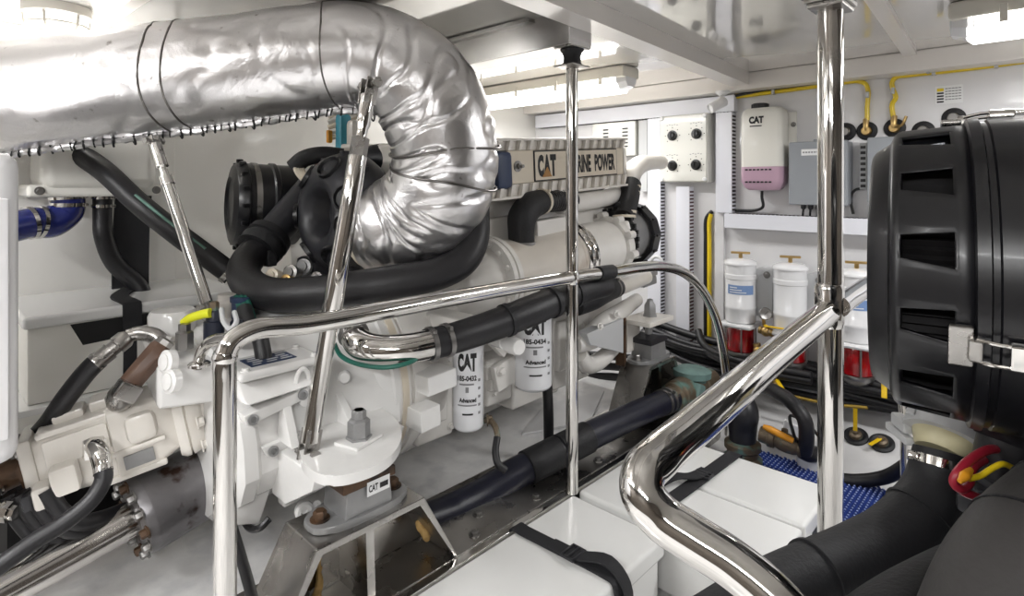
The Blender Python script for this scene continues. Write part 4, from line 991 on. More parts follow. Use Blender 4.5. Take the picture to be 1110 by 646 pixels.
# spin-on filters with printing
def oil_filter(c, r, h, a, num, label):
    f = MB(); f.lathe(c, (0, 0, 1), [(0, 0), (0, r * .8), (.004, r * .92), (.012, r), (h - .012, r), (h - .004, r * 1.03), (h, r * 1.03), (h + .006, r * .9)], 44)
    o = f.build('oil_filter', 'filter', eng, 30); o['label'] = label
    k = r / .0625
    fn = bend_fn(c, r, a)
    m = MB(); W_ = .078 * k
    text_into(m, 'C', fn, -W_ / 2, h * .68, W_ * .33, h * .2, .07, 1); text_into(m, 'T', fn, W_ * .17, h * .68, W_ * .33, h * .2, .07, 1)
    text_into(m, 'A', fn, -W_ * .22, h * .68, W_ * .46, h * .2, .06, 1)
    m.build('logo_print', 'ink', o); m = MB()
    text_into(m, num, fn, -W_ * .5, h * .575, W_ * 1.0, h * .06, .04, 1)
    m.build('number_print', 'ink', o); m = MB()
    text_into(m, 'Advanced', fn, -W_ * .42, h * .34, W_ * .9, h * .05, .045, 1)
    rect_into(m, -W_ * .25, h * .2, W_ * .55, h * .02, fn, 6)
    m.build('word_print', 'ink', o)
    m = MB(); fg = bend_fn(c, r, a, off=.001)
    rect_into(m, -W_ * .4, h * .53, W_ * .75, h * .018, fg, 6); rect_into(m, -W_ * .08, h * .45, W_ * .16, h * .06, fg, 3); rect_into(m, -W_ * .5, h * .3, W_ * 1.0, h * .015, fg, 6)
    m.build('fine_print', 'inkgrey', o, kind='stuff'); m = MB()
    f3 = bend_fn(c, r, a + 48)
    for q in range(5): rect_into(m, -.006 * k, h * (.56 - q * .09), .012 * k, h * .03, f3, 3)
    m.build('symbol_print', 'inkgrey', o)
    m = MB(); poly_into(m, [(-W_ * .22, h * .675), (W_ * .24, h * .675), (W_ * .01, h * .76)], bend_fn(c, r, a, off=.0022)); m.build('triangle_mark', 'filter', o)
    m = MB(); m.lathe(c + Vector((0, 0, h + .004)), (0, 0, 1), [(0, r * .95), (.01, r * 1.08), (.03, r * 1.1), (.05, r * .9)], 30); m.build('filter_head', 'engine', eng)
c1 = W(507.5, 420, 1.70); c1.z = zc(-.722)
oil_filter(c1, .0455, .262, math.degrees(math.atan2(-c1.y, -c1.x)) - 4, '185-0432', 'smaller white filter can, nearer the gearbox')
c2 = W(578, 382, 1.97); c2.z = zc(-.70)
oil_filter(c2, .0635, .285, math.degrees(math.atan2(-c2.y, -c2.x)) + 6, '185-0434', 'larger white filter can beside the thin pole')
for q, rr in ((c1, .05), (c2, .065)):
    MB().box((q.x, (q.y + 1.47) / 2, q.z + (.30 if rr < .06 else .31)), (rr * 1.7, 1.47 - q.y + .02, .05), None, .012).build('filter_bracket', 'engine', eng)
# flywheel housing
FC = Vector((1.0, 1.60, zc(-.58)))
m = MB(); m.lathe(FC - EX * .06, EX, [(0, .24), (0, .285), (.03, .29), (.032, .28), (.04, .28), (.042, .29), (.075, .29), (.12, .27), (.2, .25)], 64); m.build('flywheel_housing', 'engine', eng)
xx, yy, zz = frame(EX)
for k in range(20):
    a = 2 * math.pi * k / 20; q = FC - EX * .06 + (xx * math.cos(a) + yy * math.sin(a)) * .268
    MB().hexbolt(q, -EX, .009, .01).build('housing_bolt', 'engine', eng)
blk('inspection_box', .985, 1.09, 1.255, 1.34, -.555, -.50, 'gearwhite', .006)
blk('inspection_box', .96, 1.03, 1.255, 1.33, -.645, -.585, 'gearwhite', .004)
# turbocharger compressor can (dark, rounded, with round openings)
TC = W(368, 231, 1.83); ax = Vector((-1, -.02, .02)).normalized()
m = MB(); m.lathe(TC - ax * .12, ax, [(0, .07), (0, .12), (.02, .165), (.06, .19), (.11, .193), (.15, .18), (.185, .15), (.2, .115), (.195, .085), (.17, .07), (.12, .062), (.12, 0)], 56)
turbo = m.build('compressor_can', 'plasticm', eng, 50)
x_, y_, z_ = frame(ax)
for a in (20, 75, 130, 185, 240, 300, 350):
    q = TC + ax * .055 + (x_ * math.cos(R(a)) + y_ * math.sin(R(a))) * .142; nn = (ax * .75 + (x_ * math.cos(R(a)) + y_ * math.sin(R(a))) * .66).normalized()
    m = MB(); m.lathe(q + nn * .004, nn, [(0, .042), (.012, .041), (.014, .036), (.004, .031), (.003, .0)], 28); m.build('round_port', 'plastic', turbo)
m = MB()
for k in range(10):
    a = R(36 * k + 10); q = TC + ax * .0 + (x_ * math.cos(a) + y_ * math.sin(a)) * .19; m.box(q, (.03, .018, .018), None, .003)
m.build('band_lugs', 'plasticm', turbo)
# turbine casting behind the can, cast in tan
m = MB(); q = W(408, 248, 1.86); m.lathe(q, (P_[-1] - q), [(0, .13), (.05, .13), (.055, .12), (.09, .115)], 36); m.build('turbine_flange', 'tan', eng)
MB().tube([W(430, 180, 1.98), W(418, 172, 1.98), W(400, 175, 1.98), W(380, 190, 2.0)], [.05, .052, .05, .045], 20, 6).build('compressor_outlet', 'plasticm', eng)
# charge air pipe: from the can, down through a coupling, round and along to starboard
ch = [W(366, 176, 2.12), W(340, 203, 2.05), W(313, 234, 1.95), W(290, 260, 1.86)]
MB().tube(ch, [.05, .056, .056, .052], 24, 6).build('charge_pipe', 'plasticm', eng)
d = (ch[3] - ch[2]).normalized()
m = MB(); m.lathe(ch[3] - d * .02, d, [(0, .052), (.0, .07), (.026, .073), (.028, .065), (.042, .065), (.044, .073), (.072, .07), (.072, .05)], 28); m.box(ch[3] + d * .02 + Vector((0, -.05, -.04)), (.03, .03, .05), None, .004); m.build('coupling', 'rubberm', eng)
ch2 = [ch[3] + d * .02, W(271, 279, 1.79), W(264, 294, 1.73), W(271, 309, 1.67), W(293, 319, 1.62), W(330, 319, 1.60), W(380, 313, 1.60), W(430, 305, 1.62), W(475, 296, 1.66), W(502, 281, 1.70), W(513, 258, 1.74), W(514, 230, 1.78), W(514, 205, 1.82)]
MB().tube(ch2, [.048] * 13, 28, 8).build('crossover_hose', 'rubber', eng)
# second air cleaner on the far bank
AC = W(290, 222, 2.12); ax2 = Vector((-.98, .2, .04)).normalized()
m = MB(); m.lathe(AC - ax2 * .12, ax2, [(0, .1), (0, .135), (.03, .148), (.10, .148), (.105, .154), (.12, .154), (.125, .148), (.2, .149), (.205, .157), (.217, .157), (.24, .14), (.25, .1), (.24, .09), (.24, 0)], 48); ac2 = m.build('far_air_cleaner', 'plastic', eng)
m = MB(); clampband(m, AC + ax2 * .055, ax2, .149, .018, .003, 48); m.build('steel_band', 'steel', ac2)
x_, y_, z_ = frame(ax2)
for k in range(16):
    a = R(22.5 * k); q = AC + ax2 * .10 + (x_ * math.cos(a) + y_ * math.sin(a)) * .155; m = MB(); m.box(q, (.022, .014, .014), None, .003); m.build('snap_lug', 'plastic', ac2)
MB().tube([W(318, 182, 2.0), W(330, 172, 2.0), W(350, 168, 2.0), W(372, 170, 2.02)], .03, 16, 6).build('breather_hose', 'rubberm', eng)
for k in range(4):
    MB().tube([W(318 + k * 3, 178, 1.99 + k * .01), W(324 + k * 2.5, 190, 1.96), W(335 + k * 3, 198 - k * 2, 1.95), W(352, 186 - k * 2, 1.97)], .008, 8, 5).build('pale_cable', 'tan', eng)
MB().lathe(W(345, 181, 1.97), (.3, -1, .2), [(0, .012), (.03, .012), (.032, .008)], 12).build('red_plug', 'redbits', eng)
# small fittings below the charge pipe
for (px, py, dd, r, L, mt) in ((302, 299, 1.74, .016, .045, 'tan'), (316, 304, 1.72, .013, .04, 'brass'), (322, 296, 1.78, .018, .05, 'steeld'), (336, 290, 1.84, .02, .05, 'castgrey'), (350, 302, 1.78, .015, .05, 'steeld'), (292, 306, 1.78, .016, .04, 'steeld')):
    q = W(px, py, dd); m = MB(); m.lathe(q, (-.8, -.5, .2), [(0, r), (L * .5, r), (L * .55, r * 1.3), (L * .8, r * 1.3), (L * .85, r * .8), (L, r * .8)], 14); m.build('fitting', mt, eng)
blk('valve_block', 1.0, 1.18, 1.62, 1.78, -.30, -.17, 'castgrey', .01)
blk('dark_bracket', .88, 1.16, 1.70, 1.82, -.34, -.20, 'plasticm', .015)
# bits seen between strut and foil pipe
m = MB(); q = W(372, 146, 2.2); m.box(q, (.05, .05, .16), None, .015); m.build('teal_cap', 'teal', eng)
m = MB(); m.box(W(385, 150, 2.15), (.06, .05, .14), None, .02); m.cyl(W(372, 160, 2.14), W(405, 160, 2.1), .014, n=12); m.build('pale_casting', 'creamcast', eng)
for k in range(5):
    MB().tube([W(356, 150 - k * 6, 2.2), W(372, 146 - k * 6.5, 2.2), W(390, 140 - k * 6, 2.22)], .010, 8, 4).build('pale_cable', 'creamcast' if k % 2 else 'tan', eng)
m = MB(); m.box(W(357, 148, 2.19), (.02, .02, .05), None, .006); m.build('amber_plug', 'orange', eng)

# ================================================================== GEARBOX
gb = thing('gearbox', (.7, 1.6, .35), 'glossy white gearbox casting behind the rail end, with a curved mounting bracket', 'gearbox')
def gp(x, k=1.0, dz=0.0, ky=1.0):
    prof = [(1.345, -.72), (1.315, -.66), (1.325, -.585), (1.36, -.505), (1.46, -.425), (1.60, -.365), (1.84, -.35), (1.92, -.42), (1.93, -.70), (1.75, -.84), (1.5, -.82)]
    yc_, zc_ = 1.6, -.56
    return [Vector((x, yc_ + (y - yc_) * k * ky, zc(zc_ + (z - zc_) * k + dz + (x - .75) * math.tan(TILT)))) for y, z in prof]
m = MB(); m.loft([gp(.505, .93), gp(.52, 1.0), gp(.55, 1.0), gp(.56, .97), gp(.62, .97), gp(.88, 1.0), gp(.93, 1.03)]); m.build('case', 'gearwhite', gb, 28)
m = MB(); m.lathe((.94, 1.60, zc(-.585)), -EX, [(0, .285), (.02, .288), (.025, .28), (.05, .272), (.07, .25), (.12, .22)], 64); m.build('bell_housing', 'gearwhite', gb)
MB().lathe((.944, 1.60, zc(-.583)), EX, [(0, .1), (0, .289), (.02, .289), (.02, .1)], 64).build('adapter_plate', 'tan', gb)
# curved bracket plate and its webs
zb = -.605
plan = [(322, 470), (327, 497), (336, 508), (352, 515), (372, 515), (395, 509), (415, 500), (428, 489), (435, 475), (434, 462), (425, 450), (412, 442)]
plan = [(p.x, p.y) for p in spline([Vector((x, y, 0)) for x, y in plan], 1, 4)[0]]
P2 = [oZ(x, y, zb) for x, y in plan] + [Vector((.93, 1.36, zc(zb))), Vector((.60, 1.36, zc(zb)))]
P2 = [Vector((p.x, p.y, zc(zb))) for p in P2]
m = MB(); m.prism(P2, (0, 0, -.022), .004, 2); br = m.build('bracket', 'gearwhite', gb)
for x, w_ in ((.598, .03), (.86, .022)):
    y_n = 1.145 if x < .7 else 1.22
    m = MB(); m.prism([(x, y_n + .0, zc(zb - .02)), (x, 1.36, zc(zb - .02)), (x, 1.36, zc(-.74)), (x, 1.29, zc(-.74)), (x, y_n + .02, zc(zb - .06))], (w_, 0, 0), .004); m.build('web', 'gearwhite', br)
m = MB(); m.prism([(.60, 1.34, zc(zb)), (.60, 1.26, zc(zb)), (.61, 1.34, zc(-.50)), ], (.02, 0, 0), .002); m.build('web', 'gearwhite', br)
m = MB(); m.prism([(.75, 1.37, zc(zb)), (.75, 1.25, zc(zb)), (.76, 1.38, zc(-.52))], (.02, 0, 0), .002); m.build('web', 'gearwhite', br)
m = MB(); m.prism([(.60, 1.32, zc(zb - .01)), (.92, 1.32, zc(zb - .01)), (.92, 1.34, zc(-.75)), (.62, 1.34, zc(-.78))], (0, .04, 0), .008); m.build('lower_cheek', 'gearwhite', gb)
bp = oZ(389, 478, zb); bp.z = zc(zb)
m = MB(); m.box(bp + Vector((0, 0, .004)), (.09, .07, .008), Matrix.Rotation(.3, 3, 'Z'), .002); m.build('washer_plate', 'gearwhite', br)
m = MB(); m.lathe(bp + Vector((0, 0, .008)), (0, 0, 1), [(0, .03), (.005, .03), (.006, .026), (.04, .026), (.046, .02), (.047, .017), (.062, .017), (.066, .013)], 6); m.lathe(bp + Vector((0, 0, .05)), (0, 0, 1), [(0, .0155), (.02, .0155), (.024, .012)], 16); m.build('mount_nut', 'castgrey', br)
# ribs, pads and bolts on the case
def gface(px, py, Y): return oY(px, py, Y)
def pad(name, pts, Y, th, bev=.006, mt='gearwhite'):
    m = MB(); m.prism([oY(x, y, Y) for x, y in pts], (0, -th, 0), bev); return m.build(name, mt, gb)
for quad in (((264, 452), (334, 420), (338, 430), (268, 463)), ((284, 486), (330, 468), (333, 479), (290, 497))):
    m = MB(); m.prism([oY(x, y, 1.318) for x, y in quad], (0, .04, 0), .005, 2); m.build('flange_rib', 'gearwhite', gb)
for (x, y, Y) in ((274, 455, 1.316), (296, 489, 1.316), (328, 428, 1.316), (342, 548, 1.325)):
    p = oY(x, y, Y); m = MB(); m.lathe(p, (0, -1, .25), [(0, .012), (.005, .012), (.006, .007), (.002, .006), (.002, 0)], 16); m.build('bolt_boss', 'gearwhite' if y > 500 else 'castgrey', gb)
p = oY(329, 552, 1.325); m = MB(); m.lathe(p, (-.3, -1, .1), [(0, .022), (.014, .022), (.02, .017), (.02, .009), (.006, .008), (.006, 0)], 24); m.build('drain_plug', 'gearwhite', gb)
p = oY(373, 408, 1.36); m = MB(); m.lathe(p, (-.5, -1, .2), [(0, .017), (.02, .016), (.026, .012), (.028, 0)], 20); m.build('plug', 'gearwhite', gb)
p = oY(326, 412, 1.34); m = MB(); m.tube([p + Vector((math.cos(k * math.pi / 6) * .016, -.01, math.sin(k * math.pi / 6) * .03)) for k in range(12)], .006, 8, 2, closed=True); m.build('lifting_eye', 'gearwhite', gb)
p = oY(328, 432, 1.34); m = MB(); m.cyl(p, p + Vector((0, -.02, .0)), .016, n=18, bev=.003); m.build('lifting_eye_base', 'gearwhite', gb)
# top cover with navy rating plate
tp = [oZ(x, y, -.43) for x, y in ((268, 395), (300, 374), (322, 384), (296, 408))]
m = MB(); cs = sum(tp, Vector()) / 4
tpz = [Vector((cs.x + dx, cs.y + dy, zc(-.455))) for dx, dy in ((-.10, -.05), (.11, -.05), (.11, .09), (-.10, .09))]
m.prism(tpz, (0, 0, .022), .01, 3); m.build('top_cover', 'gearwhite', gb)
m = MB(); m.prism([(cs.x - .10, cs.y - .08, zc(-.50)), (cs.x + .10, cs.y - .08, zc(-.49)), (cs.x + .10, cs.y + .0, zc(-.44)), (cs.x - .10, cs.y + .0, zc(-.45))], (0, .06, 0), .012, 3); m.build('cover_lip', 'gearwhite', gb)
npz = zc(-.4325); n0 = Vector((cs.x - .055, cs.y - .015, npz))
m = MB(); m.box(n0 + Vector((.05, .035, .0008)), (.11, .07, .0016)); npl = m.build('rating_plate', 'navy', gb)
m = MB(); fn = lambda x, y: n0 + Vector((x, y, .0024))
for r_ in range(4):
    for q in range(3): rect_into(m, .002 + q * .034 + (r_ % 2) * .006, .006 + r_ * .016, .02 + (q + r_) % 3 * .004, .008, fn)
m.build('plate_print', 'greyplate', npl)
for dx, dy in ((-.08, -.03), (.09, .07), (.09, -.03), (-.08, .07)):
    MB().hexbolt((cs.x + dx, cs.y + dy, zc(-.434)), (0, 0, 1), .008, .006).build('cover_bolt', 'gearwhite', gb)
# top rear: round canister, oil lines, valve with lime handle
p = W(187, 362, 1.50); m = MB(); m.lathe(p + Vector((0, 0, -.02)), (0, 0, 1), [(-.05, .056), (.072, .056), (.084, .05), (.087, 0)], 32); m.build('canister', 'gearwhite', gb)
m = MB(); m.prism([Vector((.395, 1.50, zc(-.425))), Vector((.415, 1.76, zc(-.375))), Vector((.60, 1.76, zc(-.36))), Vector((.60, 1.46, zc(-.44)))], (0, 0, -.10), .012, 3); m.build('rear_housing', 'gearwhite', gb)
for x, y, zt_ in ((182, 392, .02), (186, 413, .02)):
    p = oX(x, y, .405); m = MB(); m.lathe(p, (-1, -.25, .15), [(-.01, .026), (.006, .026), (.009, .018), (.012, .018), (.014, .0)], 24); m.build('core_plug', 'gearwhite', gb)
m = MB(); a, b = W(232, 369, 1.27), W(216, 390, 1.31); m.tube([W(250, 366, 1.25), a, W(222, 376, 1.29), b, b + Vector((0, 0, -.02))], .0125, 14, 6); m.lathe(b + Vector((0, 0, -.014)), (0, 0, 1), [(0, .024), (.006, .024), (.01, .018)], 20); m.build('steel_oil_line', 'chrome', gb)
vb = W(232, 348, 1.44)
m = MB(); m.lathe(vb + Vector((0, 0, -.05)), (0, 0, 1), [(0, .024), (.05, .024), (.052, .019), (.07, .018), (.078, .013)], 20); m.lathe(vb + Vector((.05, -.03, -.06)), (0, 0, 1), [(0, .022), (.055, .022), (.062, .016)], 6); m.build('solenoid', mat('dark_navy_plastic', rgb(30, 34, 48), .4), gb)
MB().lathe(vb + Vector((0, 0, .026)), (0, 0, 1), [(0, .012), (.02, .012), (.023, .009)], 6).build('solenoid_cap', 'bronze', gb)
MB().tube([W(198, 350, 1.42), W(206, 345, 1.42), W(218, 341, 1.42), W(228, 339, 1.42)], [.009, .011, .011, .012], 12, 5).build('lime_handle', 'limeyellow', gb)
MB().tube([W(240, 335, 1.42), W(243, 350, 1.38), W(250, 356, 1.37), W(256, 350, 1.38), W(254, 338, 1.41)], .006, 8, 6).build('loop_pipe', 'greyplate', gb)
m = MB(); q = W(200, 360, 1.4); m.lathe(q, (0, 0, 1), [(-.04, .02), (0, .02), (.004, .014), (.02, .014)], 6); m.build('hex_fitting', 'steeld', gb)
MB().tube([W(265, 335, 1.5), W(270, 352, 1.46), W(280, 362, 1.44), W(284, 376, 1.43), W(286, 390, 1.42)], .02, 12, 6).build('grey_hose', 'wirebk', gb)
for k in range(3):
    MB().tube([W(256 + k * 5, 322, 1.6), W(262 + k * 5, 338, 1.56), W(268 + k * 4, 358, 1.53), W(262 + k * 6, 380, 1.5)], .009, 8, 6).build('green_wire', 'green', gb)
m = MB(); m.lathe(W(246, 338, 1.62), (0, 0, 1), [(-.05, .03), (.03, .03), (.035, .024), (.05, .024)], 16); m.build('white_fitting', 'creamcast', gb)
m = MB(); m.lathe(W(262, 335, 1.60), (0, 0, 1), [(-.06, .026), (.02, .026), (.022, .03), (.035, .03)], 16); m.build('blue_fitting', 'navy', gb)
# lower left corner of the case: output flange with bolts, white sensor
p = W(268, 545, 1.36); m = MB(); m.box(p, (.07, .05, .08), Matrix.Rotation(.35, 3, 'Y'), .006); m.build('sensor_block', 'gearwhite', gb)
MB().tube([W(262, 560, 1.38), W(270, 572, 1.36), W(282, 572, 1.34), W(292, 562, 1.35)], .008, 8, 6).build('sensor_cable', 'wirebk', gb)
m = MB(); q = W(262, 495, 1.38)
for k in range(9): m.box(q + Vector((.004 * k, -.006, -.008 * k)), (.010, .012, .006 + .008 * (k % 3)), Matrix.Rotation(.5, 3, 'Y'), .001)
m.build('cast_mark', 'gearwhite', gb)

# ================================================================== HYDRAULIC PUMP, SHAFT, HOSES (aft end)
A, B = W(38, 503, 1.30), W(242, 432, 1.50)
ax = (B - A).normalized(); LP = (B - A).length
px_, py_, pz_ = frame(ax)           # py_ points mostly up, px_ sideways
up = Vector((0, 0, 1)); up = (up - ax * up.dot(ax)).normalized(); sd = up.cross(ax)   # sd away/toward
if sd.y > 0: sd = -sd               # towards the viewer
def PB(t, s, h): return A + ax * t + sd * s + up * h
pump = thing('hydraulic_pump', A, 'white cast hydraulic pump with hoses, behind the gearbox at the lower edge', 'pump')
def rr(t, w_, h_, dz=0.0, r=.3):
    out = []
    for cx, cy, a0 in ((1, 1, 0), (-1, 1, 90), (-1, -1, 180), (1, -1, 270)):
        q = min(w_, h_) * r
        for i in range(5):
            a = R(a0 + i * 22.5); out.append(PB(t, cx * (w_ - q) + q * math.cos(a), dz + cy * (h_ - q) + q * math.sin(a)))
    return out
f = LP / .52
m = MB(); m.loft([rr(.0, .045, .06), rr(.012, .05, .068), rr(.20 * f, .062, .085), rr(.205 * f, .07, .088), rr(.31 * f, .066, .082), rr(.37 * f, .055, .066), rr(.385 * f, .055, .066)]); m.build('casting', 'creamcast', pump, 50)
m = MB(); m.loft([rr(.37 * f, .075, .082), rr(.385 * f, .08, .088), rr(.398 * f, .08, .088), rr(.402 * f, .074, .08), rr(.406 * f, .08, .088), rr(.43 * f, .078, .084), rr(.45 * f, .06, .068), rr(.60 * f, .07, .075)]); m.build('coupling_flange', 'creamcast', pump, 50)
def pbox(name, t0, t1, s0, s1, h0, h1, bev=.006, mt='creamcast'):
    c = PB((t0 + t1) / 2, (s0 + s1) / 2, (h0 + h1) / 2); m = MB(); m.box(c, (t1 - t0, s1 - s0, h1 - h0), Matrix((ax, sd, up)).transposed(), bev); return m.build(name, mt, pump)
pbox('end_cover', -.015, .012, -.055, .055, -.075, .075)
pbox('top_rail', .02, .21 * f, -.05, .062, .066, .082, .008)
pbox('top_block', .05, .11, -.03, .03, .08, .10); pbox('top_block', .12, .16, -.035, .03, .08, .105); pbox('top_block', .18, .22, -.03, .035, .085, .105)
pbox('side_panel', .03, .20 * f, .055, .068, .0, .062, .005)
pbox('side_rib', .14, .34 * f, .06, .074, -.025, -.012, .005); pbox('side_rib', .10, .33 * f, .056, .070, -.085, -.07, .005)
pbox('control_block', .035, .085, .055, .105, -.055, .008, .008); pbox('control_block', .0, .035, .05, .10, -.07, -.02, .008); pbox('control_cap', -.02, .0, .055, .092, -.065, -.03, .006, 'plasticm')
pbox('rounded_cover', .24 * f, .325 * f, .05, .085, -.01, .06, .022)
pbox('plate', .165, .225, .068, .0725, -.062, -.03, .001, 'castgrey')
for t_, s_, h_ in ((-.015, .035, .05), (-.015, -.03, .05), (-.015, .035, -.05), (-.015, .0, .062)):
    MB().hexbolt(PB(t_, s_, h_), -ax, .011, .012).build('bolt', 'steeld', pump)
for s_, h_ in ((.07, .06), (.07, -.07), (.0, .082), (.075, -.01)):
    MB().hexbolt(PB(.43 * f, s_, h_), ax, .012, .014).build('flange_bolt', 'creamcast', pump)
MB().tube([PB(.0, .0, .0), PB(-.03, 0, 0), PB(-.16, .0, -.02)], [.035, .033, .033], 18, 4).build('outlet_pipe', 'rust', pump)
MB().lathe(PB(-.02, 0, 0), ax, [(0, .052), (.008, .052)], 24).build('pipe_flange', 'rust', pump)
# chrome fittings on the lower port
t = thing('hose_fitting', PB(-.06, .08, -.075), 'row of shiny steel hose fittings at the left end of the pump', 'fitting')
q0, q1 = PB(-.03, .08, -.06), W(-12, 552, 1.22); d = (q1 - q0).normalized(); L = (q1 - q0).length
m = MB(); m.lathe(q0, d, [(0, .016), (.01, .016), (.011, .022), (.03, .022), (.031, .017), (.04, .017), (.041, .024), (.065, .024), (.066, .018), (.08, .018), (.081, .022), (.1, .022), (.101, .017), (L, .017)], 8); m.build('union', 'chrome', t)
m = MB(); q = q0 + d * .05; m.lathe(q, (0, 0, 1), [(0, .014), (.03, .014), (.031, .018), (.045, .018)], 8); m.build('tee', 'chrome', t)
# hose from the pump's side elbow sweeping down to the corner
e0_ = PB(.075, .105, .0)
hp_ = [W(104, 486, 1.21), W(109, 494, 1.20), W(111, 506, 1.19)]
t = thing('hydraulic_hose', hp_[0], 'black hydraulic hose with a chrome elbow sweeping from pump to lower left corner', 'hose')
m = MB(); m.tube([W(100, 484, 1.25), W(104, 485, 1.22), hp_[1], hp_[2], W(112, 512, 1.185)], [.016, .018, .019, .017, .018], 16, 6); m.lathe(W(102, 484, 1.245), (0, 0, 1), [(-.02, .022), (.014, .022)], 6); m.build('elbow', 'chrome', t)
MB().tube([W(112, 508, 1.187), W(112, 520, 1.18), W(100, 541, 1.16), W(72, 565, 1.13), W(40, 585, 1.1), W(10, 606, 1.07), W(-25, 632, 1.04)], .0165, 16, 8).build('hose', 'rubber', t)
# steel hose with brown sleeve above the pump
t = thing('hydraulic_hose', W(160, 390, 1.32), 'braided steel-ended hose with a brown sleeve, above the white pump', 'hose')
m = MB(); a, b = W(176, 374, 1.36), W(134, 424, 1.30); d = (b - a).normalized(); L = (b - a).length; m.lathe(a, d, [(0, .022), (.01, .026), (L * .85, .026), (L * .9, .022)], 8); m.build('brown_sleeve', 'brownsleeve', t)
m = MB(); m.lathe(a, -d, [(-.01, .02), (.012, .022), (.016, .014), (.022, .014)], 8); m.tube([a - d * .005, W(168, 364, 1.37), W(152, 361, 1.37), W(138, 364, 1.36)], [.016, .018, .017, .016], 14, 6)
m.build('upper_elbow', 'steel', t)
a2, b2 = W(140, 364, 1.36), W(102, 394, 1.31); d2 = (b2 - a2).normalized(); L2 = (b2 - a2).length
MB().lathe(a2, d2, [(0, .016), (.01, .022), (.03, .022), (.032, .017), (.045, .017), (.046, .021), (.075, .02), (.08, .022), (L2, .021)], 14).build('crimp', 'steel', t)
MB().tube([b2 - d2 * .01, W(94, 403, 1.31), W(72, 431, 1.31), W(50, 462, 1.32), W(28, 482, 1.33), W(0, 496, 1.33)], .022, 14, 6).build('hose', 'rubber', t)
m = MB(); a, b = W(137, 420, 1.31), W(128, 436, 1.32); m.lathe(a, b - a, [(0, .024), (.02, .03), (.04, .03), (.055, .022)], 10); m.box(W(137, 424, 1.29), (.05, .04, .04), Matrix.Rotation(.6, 3, 'Y'), .006); m.build('lower_block', 'steel', t)
# two more hoses rising out of the pump
t = thing('pipe_stub', W(172, 430, 1.42), 'short grey pipe stub on top of the pump casting', 'pipe')
MB().tube([W(168, 408, 1.45), W(172, 425, 1.44), W(171, 440, 1.43)], .013, 12, 4).build('stub', 'castgrey', t)
# propeller shaft and its flexible coupling
S0, S1 = oY(-30, 652, 1.58), oY(236, 502, 1.62); sx_ = (S1 - S0).normalized()
C0 = oY(146, 562, 1.6)
t = thing('propeller_shaft', C0, 'polished steel propeller shaft running down to the lower left corner', 'shaft')
MB().cyl(S0 - sx_ * .5, C0 + sx_ * .02, .040, n=40).build('shaft', 'shaft', t)
t = thing('shaft_coupling', C0, 'worn grey cylindrical coupling on the end of the polished shaft', 'coupling')
MB().lathe(C0, sx_, [(0, .042), (0, .088), (.02, .094), (.022, .094), (.17, .094), (.173, .091), (.177, .091), (.18, .094), (.42, .094), (.42, .05)], 48).build('drum', 'coupling', t)
x_, y_, _ = frame(sx_)
for k in range(12):
    a = 2 * math.pi * k / 12; q = C0 + (x_ * math.cos(a) + y_ * math.sin(a)) * .082
    MB().hexbolt(q, -sx_, .0105, .014).build('coupling_bolt', 'steeld' if k % 3 else 'rust', t)
# coiled cables under the pump
cc = W(92, 568, 1.42)
for k in range(4):
    rx, rz = .20 - k * .012, .055 + k * .014
    pts = [W(8 + k * 14, 536 - k * 2, 1.24), W(24 + k * 14, 566 - k * 4, 1.25), W(52 + k * 11, 590 - k * 8, 1.27), W(95 + k * 4, 593 - k * 10, 1.31), W(135, 580 - k * 9, 1.38), W(170, 562 - k * 7, 1.46)]
    MB().tube(pts, .0175, 12, 6).build('coiled_cable', 'rubber', None, label='one of the black cables looping under the white pump behind the shaft', cat='cable', group='black cable loops under the pump')

